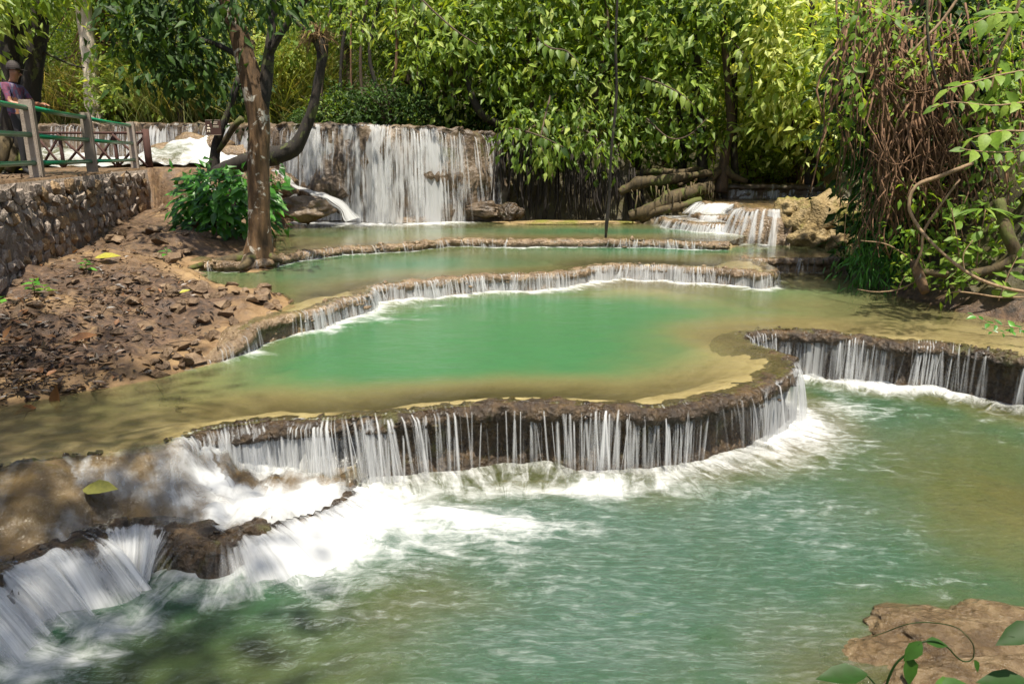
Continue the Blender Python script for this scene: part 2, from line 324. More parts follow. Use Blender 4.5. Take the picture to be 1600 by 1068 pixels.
def water_mat(name, deep, shallow, k=4.0, bumps=0.25, rough=0.10, fscale=1.0, mottle=0.10, rip=1.0):
    """turbid lime water: it hides its bed by its depth, reflects by Fresnel, carries foam"""
    m, N, L, out = nodes(name)
    P = N('NewGeometry').outputs['Position']
    dep = N('Attribute', attribute_name='depth').outputs['Fac']; foam = N('Attribute', attribute_name='foam').outputs['Fac']
    st = N('Attribute', attribute_name='flow').outputs['Vector']
    op = math_n(N, L, 'SUBTRACT', 1.0, math_n(N, L, 'POWER', 2.718, math_n(N, L, 'MULTIPLY', dep, -k)))
    mott = noise(N, L, stretch(N, L, P, 0.9, 1.6, 1), 1.4, 4, 0.55, 0.6)
    dd = math_n(N, L, 'ADD', dep, math_n(N, L, 'MULTIPLY', math_n(N, L, 'SUBTRACT', mott, 0.5), mottle))
    cf = maprange(N, L, dd, 0.06, 0.60)
    c = mixc(N, L, cf, shallow, deep)
    milk_sheen = N('Attribute', attribute_name='milk_sheen').outputs['Fac']
    mn = noise(N, L, stretch(N, L, P, 1.3, 5.0, 1, 0.28), 4.5, 7, 0.68, 0.9)
    mk = math_n(N, L, 'MULTIPLY', milk_sheen, maprange(N, L, mn, 0.34, 0.68, 0.45, 1.0))
    c = mixc(N, L, mk, c, (0.085, 0.118, 0.108))  # grey surface sheen, with some aeration, mixed into the body colour
    body = N('BsdfDiffuse'); L(c, body.inputs[0])
    tr = N('BsdfTransparent'); tr.inputs[0].default_value = (0.93, 0.95, 0.86, 1)
    m1 = N('MixShader'); L(op, m1.inputs[0]); L(tr.outputs[0], m1.inputs[1]); L(body.outputs[0], m1.inputs[2])
    gl = N('BsdfGlossy'); setin(gl, Roughness=rough); gl.inputs[0].default_value = (1, 1, 1, 1)
    bu = N('Bump'); setin(bu, Strength=bumps, Distance=0.05)
    w1 = noise(N, L, stretch(N, L, P, 3.2 * rip, 8.5 * rip, 1, 0.25), 1.5, 6, 0.62, 0.8)
    w2 = noise(N, L, stretch(N, L, P, 3.0, 2.0, 1, 0.5), 3.0, 4, 0.6, 0.7)
    L(math_n(N, L, 'ADD', w1, math_n(N, L, 'MULTIPLY', w2, 0.4)), bu.inputs['Height']); L(bu.outputs[0], gl.inputs['Normal'])
    fr = N('Fresnel'); fr.inputs[0].default_value = 1.33; L(bu.outputs[0], fr.inputs[1])
    m2 = N('MixShader'); L(fr.outputs[0], m2.inputs[0]); L(m1.outputs[0], m2.inputs[1]); L(gl.outputs[0], m2.inputs[2])
    # foam: streaks carried along the flow, plus broken froth
    s1 = noise(N, L, stretch(N, L, st, 4.2 * fscale, 0.75 * fscale, 1), 2.2, 6, 0.62, 0.6)
    s2 = noise(N, L, P, 5.5 * fscale, 6, 0.68, 0.9)
    s3 = noise(N, L, stretch(N, L, P, 1.3 * fscale, 3.8 * fscale, 1, 0.35), 2.4, 6, 0.62, 0.6)
    sp = N('SeparateXYZ'); L(st, sp.inputs[0])
    tm = N('Mix'); L(maprange(N, L, sp.outputs[1], 0.25, 0.7), tm.inputs[0]); L(s1, tm.inputs[2]); L(s3, tm.inputs[3]); s1 = tm.outputs[0]
    sn = math_n(N, L, 'ADD', math_n(N, L, 'MULTIPLY', s1, 0.62), math_n(N, L, 'MULTIPLY', s2, 0.38))
    ff = math_n(N, L, 'ADD', foam, math_n(N, L, 'MULTIPLY', math_n(N, L, 'SUBTRACT', sn, 0.52), 2.3))
    ff = math_n(N, L, 'MULTIPLY', math_n(N, L, 'MULTIPLY', maprange(N, L, ff, 0.22, 1.25), maprange(N, L, foam, 0.0, 0.14)), 0.93)
    # ripple glints painted as thin foam-coloured lines along the current
    fl1 = noise(N, L, stretch(N, L, P, 2.6, 11.0, 1, 0.30), 2.0, 6, 0.6, 1.1); fl2 = noise(N, L, stretch(N, L, P, 7.0, 26.0, 1, 0.22), 1.6, 5, 0.65, 0.8)
    fk = math_n(N, L, 'MULTIPLY', maprange(N, L, math_n(N, L, 'ADD', math_n(N, L, 'MULTIPLY', fl1, 0.55), math_n(N, L, 'MULTIPLY', fl2, 0.45)), 0.46, 0.72), math_n(N, L, 'MULTIPLY', milk_sheen, 0.42))
    ff = math_n(N, L, 'ADD', ff, fk, True)
    fd = N('BsdfDiffuse'); fd.inputs[0].default_value = (0.52, 0.53, 0.525, 1)
    m3 = N('MixShader'); L(ff, m3.inputs[0]); L(m2.outputs[0], m3.inputs[1]); L(fd.outputs[0], m3.inputs[2])
    L(m3.outputs[0], out.inputs[0]); return m
M['water0'] = water_mat('pool water near', (0.015, 0.062, 0.028), (0.085, 0.092, 0.020), 3.8, 1.0, 0.08, 1.5, 0.10, 1.7)
M['water1'] = water_mat('pool water middle', (0.042, 0.140, 0.056), (0.21, 0.18, 0.075), 3.6, 0.14, 0.14)
M['water2'] = water_mat('pool water upper', (0.032, 0.125, 0.058), (0.15, 0.15, 0.06), 4.2, 0.10, 0.12)
M['water_thin'] = water_mat('thin running water', (0.12, 0.13, 0.08), (0.20, 0.15, 0.08), 2.0, 0.7, 0.14)

def fall_mat(name, freq=26.0, thr=0.5, soft=0.16, col=(0.66, 0.67, 0.67), amax=0.6):
    """falling water: bundles of strands with gaps, laid out along the ledge (s) and down the fall (t)"""
    m, N, L, out = nodes(name)
    at = N('Attribute', attribute_name='flow'); sx = N('SeparateXYZ'); L(at.outputs['Vector'], sx.inputs[0])
    den = N('Attribute', attribute_name='dens').outputs['Fac']
    cv = N('CombineXYZ'); L(math_n(N, L, 'MULTIPLY', sx.outputs[0], freq), cv.inputs[0]); L(math_n(N, L, 'MULTIPLY', sx.outputs[1], 1.3), cv.inputs[1]); L(sx.outputs[2], cv.inputs[2])
    n1 = noise(N, L, cv.outputs[0], 1.0, 5, 0.6, 0.1)
    a = math_n(N, L, 'ADD', n1, math_n(N, L, 'MULTIPLY', math_n(N, L, 'SUBTRACT', den, 0.55), 0.75))
    a = maprange(N, L, a, thr, thr + soft)
    a = math_n(N, L, 'MULTIPLY', a, maprange(N, L, den, 0.02, 0.15))
    a = math_n(N, L, 'MULTIPLY', a, amax)
    d = N('BsdfDiffuse'); d.inputs[0].default_value = (*col, 1)
    g = N('BsdfTranslucent'); g.inputs[0].default_value = (*col, 1)
    dm = N('MixShader'); dm.inputs[0].default_value = 0.35; L(d.outputs[0], dm.inputs[1]); L(g.outputs[0], dm.inputs[2])
    tr = N('BsdfTransparent')
    mx = N('MixShader'); L(a, mx.inputs[0]); L(tr.outputs[0], mx.inputs[1]); L(dm.outputs[0], mx.inputs[2])
    L(mx.outputs[0], out.inputs[0]); return m
M['fall'] = fall_mat('falling water', 34, 0.47, 0.36, amax=0.62)
M['fall_silk'] = fall_mat('silky water', 24, 0.40, 0.36, amax=0.8)
M['fall_far'] = fall_mat('falling water far', 15, 0.50, 0.26, amax=0.68)
def strand_mat():
    m, N, L, out = nodes('water strand')
    e = N('Attribute', attribute_name='edge').outputs['Fac']
    at = N('Attribute', attribute_name='flow').outputs['Vector']
    nn = noise(N, L, stretch(N, L, at, 60, 2.5, 1), 1.0, 3, 0.6)
    a = math_n(N, L, 'MULTIPLY', e, maprange(N, L, nn, 0.25, 0.65, 0.35, 1.0))
    d = N('BsdfDiffuse'); d.inputs[0].default_value = (0.70, 0.71, 0.71, 1)
    g = N('BsdfTranslucent'); g.inputs[0].default_value = (0.70, 0.71, 0.71, 1)
    dm = N('MixShader'); dm.inputs[0].default_value = 0.35; L(d.outputs[0], dm.inputs[1]); L(g.outputs[0], dm.inputs[2])
    tr = N('BsdfTransparent'); mx = N('MixShader'); L(a, mx.inputs[0]); L(tr.outputs[0], mx.inputs[1]); L(dm.outputs[0], mx.inputs[2])
    L(mx.outputs[0], out.inputs[0]); return m
M['strand'] = strand_mat()
def plain(name, col, rough=0.5, spec=0.5, var=0.15, scale=20, metallic=0.0):
    m, N, L, out = nodes(name)
    b = N('BsdfPrincipled'); P = N('NewGeometry').outputs['Position']
    c = mixc(N, L, noise(N, L, P, scale, 5, 0.6), tuple(x * (1 - var) for x in col), tuple(min(1, x * (1 + var)) for x in col))
    L(c, b.inputs['Base Color']); setin(b, Roughness=rough, Metallic=metallic); b.inputs['Specular IOR Level'].default_value = spec
    L(b.outputs[0], out.inputs[0]); return m
M['green_paint'] = plain('green rail paint', (0.008, 0.19, 0.085), 0.3, 0.5, 0.35, 8)
M['sign'] = plain('sign board', (0.045, 0.018, 0.012), 0.6)
M['sign_white'] = plain('sign lettering', (0.42, 0.36, 0.28), 0.6)
M['skin'] = plain('skin', (0.26, 0.12, 0.065), 0.5)
M['trousers'] = plain('dark trousers', (0.010, 0.010, 0.012), 0.8)
M['hair'] = plain('dark cap', (0.03, 0.022, 0.02), 0.8)
def shirt_mat():
    m, N, L, out = nodes('patterned shirt'); P = N('NewGeometry').outputs['Position']
    b = N('BsdfPrincipled'); r = ramp(N, [(0.3, (0.01, 0.01, 0.03)), (0.45, (0.15, 0.035, 0.07)), (0.55, (0.035, 0.05, 0.12)), (0.68, (0.20, 0.15, 0.19))])  # pattern colours darkened for the tree shade around the person
    L(noise(N, L, P, 9, 4, 0.6, 1.0), r.inputs[0]); L(r.outputs[0], b.inputs['Base Color']); setin(b, Roughness=0.85); L(b.outputs[0], out.inputs[0]); return m
M['shirt'] = shirt_mat()

# ------------------------------------------------------------------ levels and ledge lines
L0, LM, L1, L2, L3, T1, T2, T4, L5, L6, LB = 0.0, 0.20, 0.52, 0.77, 0.92, 1.10, 1.20, 1.42, 1.75, 1.92, 2.12
def lip_z(pts, z): return np.array([[*on_z(p[0], p[1], z), p[2]] for p in pts])
def lip_y(pts, z=None):
    r = []
    for p in pts:
        q = at_y(p[0], p[1], p[2]); r.append([q[0], q[1], q[2] if z is None else z, p[3]])
    return np.array(r)
lip1 = lip_z([(-220, 742, 0), (-100, 732, 0), (0, 724, 0), (60, 724, 0), (110, 714, .03), (160, 706, .22), (200, 701, .12), (245, 692, .1), (275, 680, .75), (330, 666, .85), (370, 661, .9),
    (400, 656, .95), (425, 652, .9), (460, 652, .85), (505, 655, .75), (535, 653, .45), (575, 649, .7), (608, 646, .55), (630, 643, .45), (660, 638, .4), (700, 634, .6), (725, 632, .3), (770, 629, .25), (800, 628, .3),
    (850, 629, .42), (885, 630, .28), (925, 631, .7), (955, 633, .7), (985, 636, .45), (1010, 636, .5), (1040, 632, .5), (1080, 625, .5), (1120, 617, .55), (1160, 607, .6), (1190, 597, .7), (1215, 588, .85), (1231, 580, 1.0),
    (1237, 571, 1.0), (1228, 560, .8), (1212, 550, .6), (1195, 541, .5), (1178, 535, .4), (1163, 529, .3), (1153, 523, .25), (1158, 517, .35), (1185, 515, .75), (1230, 514, .8), (1280, 516, .7), (1330, 521, .75), (1390, 527, .6),
    (1440, 532, .55), (1490, 536, .5), (1530, 541, .35), (1565, 546, .12), (1600, 553, .45), (1680, 565, .5), (1800, 578, .4)], L1)
_lm = [(-160, 975, .6), (-60, 925, .8), (0, 890, .7), (40, 868, .9), (75, 852, .95), (105, 845, .6), (150, 824, .85), (200, 815, .75), (250, 812, .75), (285, 814, .5), (310, 828, .4), (350, 832, .5), (385, 822, .8), (430, 806, .85), (475, 795, .95), (515, 778, .95), (545, 757, .9)]
lipM = np.array([[*on_z(p[0], p[1], z_), z_ * 0 + p[2]] for p, z_ in zip(_lm, np.interp([p[0] for p in _lm], [-100, 60, 250, 545], [.26, .27, .22, .10]))])
lip2 = lip_z([(388, 508, .3), (418, 496, .15), (450, 488, .35), (480, 482, .8), (508, 474, .85), (520, 464, .8), (545, 461, .8), (568, 455, .75), (576, 447, .8), (620, 440, .75), (660, 436, .75), (700, 433, .8),
    (740, 430, .8), (790, 427, .85), (830, 426, .8), (862, 424, .8), (905, 421, .7), (918, 415, .9), (960, 412, .85), (1000, 412, .8), (1045, 413, .8), (1085, 416, .8), (1130, 418, .8), (1165, 421, .8), (1192, 424, .8), (1204, 420, .5), (1195, 412, .2),
    (1172, 405, .1), (1165, 402, .15), (1200, 402, .3), (1260, 402, .22), (1320, 402, .15), (1350, 404, .05)], L2)
lip2 = np.vstack([[[*on_z(255, 582, .53), .05], [*on_z(300, 566, .55), .2], [*on_z(325, 553, .58), .1], [*on_z(352, 537, .66), .3], [*on_z(374, 520, .73), .7]], lip2])
lip3 = lip_z([(318, 409, .1), (370, 408, .25), (412, 404, .2), (440, 398, .45), (480, 391, .6), (520, 386, .35), (560, 383, .45), (600, 381, .4), (650, 378, .35), (690, 374, .3), (720, 373, .35), (780, 373.5, .6), (850, 373.5, .6), (920, 373.5, .6), (1000, 374, .6), (1060, 375.5, .6), (1100, 376.5, .6), (1140, 378, .6)], L3)
lipT1 = lip_y([(1036, 340, 16.4, .2), (1048, 340, 15.8, .5), (1068, 342, 15.3, .6), (1085, 349, 15.0, .6), (1100, 352, 14.8, .8), (1130, 356, 14.65, .95), (1165, 360, 14.5, .95)], T1)
lipT2 = lip_y([(1083, 334, 16.0, .1), (1094, 336, 15.7, .15), (1104, 341, 15.45, .6), (1124, 342, 15.35, .8), (1142, 338, 15.2, .5), (1165, 338, 14.9, .8)], T2 + .02)
lipT4 = lip_y([(1096, 322, 16.5, .3), (1109, 322, 16.1, .8), (1130, 320, 15.95, .85), (1156, 320, 15.75, .7), (1158, 323, 15.0, .2), (1163, 324, 14.5, .8), (1180, 323, 14.3, .9), (1196, 322, 14.2, .35), (1208, 322, 14.15, .95), (1218, 322, 14.1, .95), (1226, 322, 14.05, .1), (1240, 322, 14.0, 0)], T4)
lip5 = lip_y([(1120, 287, 17.8, .5), (1150, 287, 17.7, .75), (1180, 286, 17.6, .65), (1215, 287, 17.55, .75), (1240, 287, 17.5, .8), (1262, 289, 17.35, .9), (1300, 291, 17.1, .9), (1330, 292, 16.9, .8)], L5)
lip6 = lip_y([(1165, 272, 20.2, .5), (1205, 271, 20.1, .8), (1240, 271, 20, .8), (1270, 271, 20, .6), (1305, 271, 19.8, .8)], None)
dam = lip_y([(-40, 196, 23.2, .6), (20, 195, 23.0, .6), (120, 194, 22.6, .6), (190, 193, 22.3, .6), (250, 193, 22.0, .85), (340, 193, 21.6, .85), (385, 194, 20.8, .85), (410, 195, 19.6, .7), (428, 195, 18.4, .4), (450, 194, 17.7, .5), (480, 194, 17.3, 1.0), (540, 194, 17.0, 1.0), (590, 195, 16.95, .9), (620, 196, 16.95, .65), (660, 198, 17.05, 1.0), (700, 201, 17.2, .9), (730, 204, 17.45, .45), (770, 208, 17.8, .25), (790, 211, 18.1, .05)])

def prep(l, step, j1, j2, sd):
    """resample a ledge line and scallop it"""
    q = smooth_pl(l, step); q[:, 3] = np.clip(q[:, 3], 0, 1)
    T = np.gradient(q[:, :2], axis=0); T /= np.linalg.norm(T, axis=1)[:, None] + 1e-9
    Nn = np.stack([T[:, 1], -T[:, 0]], -1)
    s = np.concatenate([[0], np.cumsum(np.linalg.norm(np.diff(q[:, :2], axis=0), axis=1))])
    w = j1 * fbm(s * 2.3 + sd, s * 0 + sd, None, 2) + j2 * np.abs(vnoise(s * 9 + sd, s * 0 + 2 * sd))
    q[:, :2] += Nn * w[:, None]
    # smoothed outward normal
    k = np.ones(9) / 9
    Nx = np.convolve(np.pad(Nn[:, 0], 4, mode='edge'), k, 'valid'); Ny = np.convolve(np.pad(Nn[:, 1], 4, mode='edge'), k, 'valid')
    Nn = np.stack([Nx, Ny], -1); Nn /= np.linalg.norm(Nn, axis=1)[:, None] + 1e-9
    return q, Nn, s
G1 = prep(lip1, .025, .05, .03, 1.0); GM = prep(lipM, .025, .06, .05, 2.0); G2 = prep(lip2, .03, .06, .04, 3.0); G3 = prep(lip3, .05, .07, .05, 4.0)
GT1 = prep(lipT1, .05, .06, .05, 5.0); GT2 = prep(lipT2, .05, .05, .04, 6.0); GT4 = prep(lipT4, .05, .05, .05, 7.0); G5 = prep(lip5, .06, .06, .04, 8.0); G6 = prep(lip6, .08, .08, .04, 9.0); GD = prep(dam, .06, .06, .04, 10.0)

INSET = 0.0
def lin(G): return np.column_stack([G[0][:, :2] - G[1] * INSET, G[0][:, 2:]])
def up_poly(G, left=-60, right=30, back=120):
    q = lin(G); return np.vstack([q[::2, :2], q[-1:, :2], [[right, q[-1, 1]], [right, back], [left, back], [left, q[0, 1]]]])
def make_regions():
    global reg1, reg2, reg3, regM, regT1, regT2, regT4, reg5, regD
    reg1 = up_poly(G1); reg2 = up_poly(G2); reg3 = up_poly(G3, right=lin(G3)[-1, 0]); reg3 = np.vstack([lin(G3)[::2, :2], [[4.6, 14.3], [5.0, 14.3], [5.0, 120], [-60, 120], [-60, lin(G3)[0, 1]]]])
    regM = np.vstack([lin(GM)[::2, :2], [[-1.0, 5.6], [-9, 6.5], [-9, lin(GM)[0, 1]]]])
    regT1 = np.vstack([lin(GT1)[:, :2], [[5.5, 14.6], [5.5, 17], [3.9, 17.2]]])
    regT2 = np.vstack([lin(GT2)[:, :2], [[5.5, 15.0], [5.5, 17], [4.2, 17.2]]])
    regT4 = np.vstack([lin(GT4)[:, :2], [[6.6, 13.9], [7.3, 14], [30, 14], [30, 120], [4.2, 120]]])
    reg5 = np.vstack([lin(G5)[:, :2], [[30, 16.9], [30, 120], [4.4, 120]]])
    regD = np.vstack([lin(GD)[:, :2], [[0.2, 120], [-60, 120], [-60, 23.2]]])
make_regions()
def P2(px, py, z): return on_z(px, py, z)[:2]
shoreL = np.array([P2(*p) for p in [(-400, 705, .53), (-160, 660, .53), (0, 634, .53), (60, 625, .53), (120, 613, .53), (180, 603, .53), (240, 591, .54), (300, 573, .55), (335, 558, .58), (362, 540, .66), (380, 512, .77), (395, 498, .78), (440, 484, .78), (462, 468, .78),
    (445, 458, .78), (400, 452, .78), (350, 446, .78), (318, 432, .78), (300, 420, .78), (315, 413, .80), (350, 409, .92), (395, 409, .93), (424, 404, .93), (434, 388, .93), (428, 365, .93), (440, 350, .93), (436, 335, .93)]])
bankL = np.vstack([shoreL, [[-5.2, 17.0], [-8, 18], [-60, 18], [-60, shoreL[0, 1]]]])
def wall_x(y): return -6.6 - 0.30 * (y - 11)
plateau = np.array([[wall_x(2), 2], [wall_x(18), 18], [-7.3, 16.4], [-5.6, 15.3], [-5.0, 16.2], [-5.0, 18.8], [-7.5, 19.4], [-60, 21], [-60, 2]])
shoreB = np.array([[-1.2, 17.6], [-0.3, 17.45], [0.5, 17.5], [1.5, 17.4], [2.5, 17.3], [3.2, 17.1], [3.6, 16.9], [4.1, 16.9], [4.5, 17.6]])
bankB = np.vstack([shoreB, [[4.5, 120], [-1.2, 120]]])
shoreR = np.array([P2(*p) for p in [(1336, 392, .80), (1348, 404, .78), (1332, 420, .6), (1345, 434, .55), (1380, 456, .53), (1430, 469, .53), (1500, 487, .53), (1600, 503, .53), (1750, 530, .53), (2000, 560, .53)]])
bankR = np.vstack([[[8.2, 30], [7.3, 18], [6.9, 15.5], [6.45, 14.2]], shoreR, [[30, shoreR[-1, 1]], [30, 30]]])

_lms = np.concatenate([[0], np.cumsum(np.linalg.norm(np.diff(lipM[:, :2], axis=0), axis=1))])
def lmz(x, y): return np.interp(pl_dist(lipM[:, :2], x, y)[1], _lms, lipM[:, 2])
def blob(x, y, px, py, z, rx, ry, rot=0.0):
    c = P2(px, py, z); dx, dy = x - c[0], y - c[1]
    if rot: dx, dy = dx * math.cos(rot) + dy * math.sin(rot), -dx * math.sin(rot) + dy * math.cos(rot)
    return np.exp(-(dx / rx) ** 2 - (dy / ry) ** 2)

# ------------------------------------------------------------------ terrain grid
def axis(start, stop, f):
    r = [start]
    while r[-1] < stop: r.append(r[-1] + f(r[-1]))
    return np.array(r)
ys = axis(0.8, 95, lambda y: .03 if y < 8 else .03 * (y / 8) ** 1.6)
xp = axis(0, 62, lambda x: .036 if x < 4.5 else .036 * (x / 4.5) ** 1.45)
xs = np.concatenate([-xp[:0:-1], xp])
X, Y = np.meshgrid(xs, ys); GX, GY = X.ravel(), Y.ravel()
NXg, NYg = len(xs), len(ys)

def heights(x, y):
    """bed height, water level under the sky (nan = dry), pool index, litter, forest"""
    Z = np.zeros(x.shape); lvl = np.zeros(x.shape); pool = np.zeros(x.shape, int)
    nz = fbm(x * 1.7, y * 1.7, None, 4); nf = fbm(x * 7, y * 7, None, 3)
    d1, _ = pl_dist(lip1[:, :2], x, y); d2, _ = pl_dist(lip2[:, :2], x, y); d3, _ = pl_dist(lip3[:, :2], x, y)
    # near pool
    dep = .14 + .42 * sstep(.1, .9, d1) - .36 * blob(x, y, 1570, 770, 0, 1.1, 1.5) - .26 * blob(x, y, 420, 1050, 0, 1.0, .55) - .2 * blob(x, y, 650, 930, 0, .6, .3) - .45 * blob(x, y, 1420, 1060, 0, .75, .5) - .12 * blob(x, y, 1500, 960, 0, .5, .3)
    Z[:] = -np.maximum(dep + .05 * nz, .03)
    m = inside(regM, x, y); dm, _ = pl_dist(lipM[:, :2], x, y)
    litM = m.copy()
    Z[m] = (lmz(x, y) - .045 + .05 * nz + .05 * np.abs(nf) + .10 * sstep(0.1, 1.0, dm) + .12 * sstep(-1.7, -3.1, x) * sstep(.2, .9, dm) + .08 * sstep(-1.8, -2.5, x) * sstep(.9, .1, d1) * sstep(.1, .5, dm))[m]; lvl[m] = LM; pool[m] = 1
    wl = sstep(-1.9, -2.3, x); ramp_ = (L1 - .03) - .30 * sstep(.0, .75, d1) + .04 * nz + .03 * np.abs(nf)
    Z[m] = (Z * (1 - wl) + np.maximum(Z, ramp_) * wl)[m]
    m = inside(reg1, x, y)
    dep = .018 + .09 * sstep(.0, 1.0, d1) + .60 * blob(x, y, 730, 540, L1, 2.2, 1.75) * sstep(.15, 1.0, d1) + .40 * blob(x, y, 900, 480, L1, 2.1, 1.3) + .26 * blob(x, y, 1260, 452, L1, 1.2, .8) + .10 * blob(x, y, 480, 570, L1, 1.0, .8) + .08 * blob(x, y, 1230, 480, L1, 2.5, 1.0)
    dep = dep * (1 + .10 * nz)
    Z[m] = (L1 - np.maximum(dep + .012 * nf, .012))[m]; lvl[m] = L1; pool[m] = 2
    m = inside(reg2, x, y)
    dep = .02 + .14 * sstep(.15, .8, d2) + .36 * blob(x, y, 640, 410, L2, 2.1, 1.1) + .36 * blob(x, y, 1000, 391, L2, 2.4, .7) + .16 * blob(x, y, 430, 430, L2, 1.3, .9)
    Z[m] = (L2 - np.maximum(dep * (1 + .12 * nz) + .008 * nf, .012))[m]; lvl[m] = L2; pool[m] = 3
    m = inside(reg3, x, y)
    dep = .03 + .13 * sstep(.15, .7, d3) + .4 * blob(x, y, 900, 361, L3, 2.6, .7) + .15 * blob(x, y, 560, 365, L3, 1.6, .9)
    Z[m] = (L3 - np.maximum(dep * (1 + .12 * nz) + .008 * nf, .012))[m]; lvl[m] = L3; pool[m] = 4
    for R, lv, k in ((regT1, T1, 5), (regT2, T2 + .02, 6), (regT4, T4, 7), (reg5, L5, 8)):
        m = inside(R, x, y); Z[m] = (lv - .03 + .03 * nz)[m]; lvl[m] = lv; pool[m] = k
    m = y > 20; m &= x > 3; Z[m] = (L6 - .02 + .1 * nz + .06 * (y - 20))[m]; lvl[m] = np.nan
    litter = np.zeros(x.shape); forest = np.zeros(x.shape); litter[litM & (pool == 1)] = .5
    litter = np.where(pool == 2, .55 * sstep(-1.8, -3.2, x) * sstep(7.2, 6.4, y), litter)
    # dry ground
    dry = np.zeros(x.shape, bool)
    m = inside(bankL, x, y); d, _ = pl_dist(shoreL, x, y)
    base = np.interp(y, [5, 7.2, 8.0, 8.8, 12.6, 13.2], [.52, .52, .66, .77, .77, .92])
    h = base - .01 + .09 * sstep(0, .3, d) + .14 * sstep(.2, 1.6, d) + .07 * nz * sstep(0, .8, d) + .035 * nf * sstep(0, .3, d)
    for p in [(55, 520, .7, .55, .5, .20), (190, 425, .85, .9, .6, .16), (250, 385, .95, .7, .7, .22), (330, 480, .8, .5, .3, .05), (200, 500, .7, .7, .4, .08), (300, 350, 1.0, .8, .8, .25)]:
        h = h + p[5] * blob(x, y, p[0], p[1], p[2], p[3], p[4])
    Z[m] = h[m]; dry |= m
    lt = sstep(.15, .7, d) * (.85 + .6 * blob(x, y, 60, 560, .6, 1.0, .7) + .5 * blob(x, y, 180, 480, .7, 1.5, .8) - .9 * blob(x, y, 60, 505, .75, .6, .4) - .7 * blob(x, y, 200, 420, .85, .8, .5))
    litter[m] = np.clip(lt, 0, 1)[m]
    m = inside(plateau, x, y); d, _ = pl_dist(plateau[:7], x, y)
    soft = sstep(-8.4, -7.6, x) * sstep(14.6, 15.2, y)
    f = sstep(0, .03 + .6 * soft, d)
    Z[m] = (Z * (1 - f) + (2.1 + .02 * nz) * f)[m]; litter[m] = .7; dry |= m
    m = (x < -5.0) & (y > 19.2) & ~inside(plateau, x, y); Z[m] = (1.95 + .1 * nz)[m]; lvl[m] = LB; pool[m] = 9; dry &= ~m
    m = inside(regD, x, y); Z[m] = (2.92 + .03 * nz + .05 * np.maximum(y - 19, 0))[m]; dry |= m; forest[m] = 1
    m = inside(bankB, x, y); d, _ = pl_dist(shoreB, x, y)
    k = sstep(2.2, 3.6, x)
    h = L3 + .02 + (1.75 * sstep(.05, .55, d)) * (1 - k) + k * (.25 * sstep(0, .3, d) + .75 * sstep(.3, 2.2, d)) + .12 * nz + .03 * np.maximum(y - 19, 0)
    Z[m] = np.maximum(h, L3 + .0)[m]; dry |= m; forest[m] = .8; litter[m] = 1
    m = inside(bankR, x, y); d, _ = pl_dist(bankR[2:-2], x, y)
    h = np.interp(y, [10, 13, 14, 16], [.5, .75, .9, 1.35]) + .22 * sstep(0, .3, d) + 1.9 * sstep(.35, 1.6, d) + 1.5 * sstep(1.3, 3.5, d) + .14 * nz * sstep(0, .6, d) + .05 * nf
    Z[m] = h[m]; dry |= m; forest[m] = sstep(.1, .5, d)[m]; litter[m] = 1
    far = sstep(36, 60, y); Z = Z + far * (3 + .32 * np.maximum(y - 36, 0)) + .4 * fbm(x * .2, y * .2, None, 3) * sstep(22, 30, y); forest = np.maximum(forest, sstep(19.5, 22, y))
    side = sstep(12, 22, np.abs(x)) * sstep(10, 16, y); Z = Z + side * 1.0
    lvl[dry] = np.nan
    return Z, lvl, pool, litter, forest
INSET = 0.13; make_regions(); GROUND, _, _, GLIT, GFOR = heights(GX, GY)      # the ground steps up behind the ledges
INSET = 0.0; make_regions(); GZ, GL, GP, _, _ = heights(GX, GY)
i, j = np.meshgrid(np.arange(NYg - 1), np.arange(NXg - 1), indexing='ij')
GF = np.stack([i * NXg + j, i * NXg + j + 1, (i + 1) * NXg + j + 1, (i + 1) * NXg + j], -1).reshape(-1, 4)
ground = obj('ground', mesh('ground', np.stack([GX, GY, GROUND], -1), GF, True, {'litter': GLIT, 'forest': GFOR, 'bed': ((GP >= 2) & (GP <= 4) & ~np.isnan(GL)).astype(float)}), M['ground'], None, 'structure')
_gz2 = GROUND.reshape(NYg, NXg)
def gz(x, y):
    """ground height at a place"""
    a = int(np.clip(np.searchsorted(xs, x) - 1, 0, NXg - 2)); b = int(np.clip(np.searchsorted(ys, y) - 1, 0, NYg - 2))
    fx = (x - xs[a]) / (xs[a + 1] - xs[a]); fy = (y - ys[b]) / (ys[b + 1] - ys[b])
    fx = min(max(fx, 0), 1); fy = min(max(fy, 0), 1)
    return float((_gz2[b, a] * (1 - fx) + _gz2[b, a + 1] * fx) * (1 - fy) + (_gz2[b + 1, a] * (1 - fx) + _gz2[b + 1, a + 1] * fx) * fy)

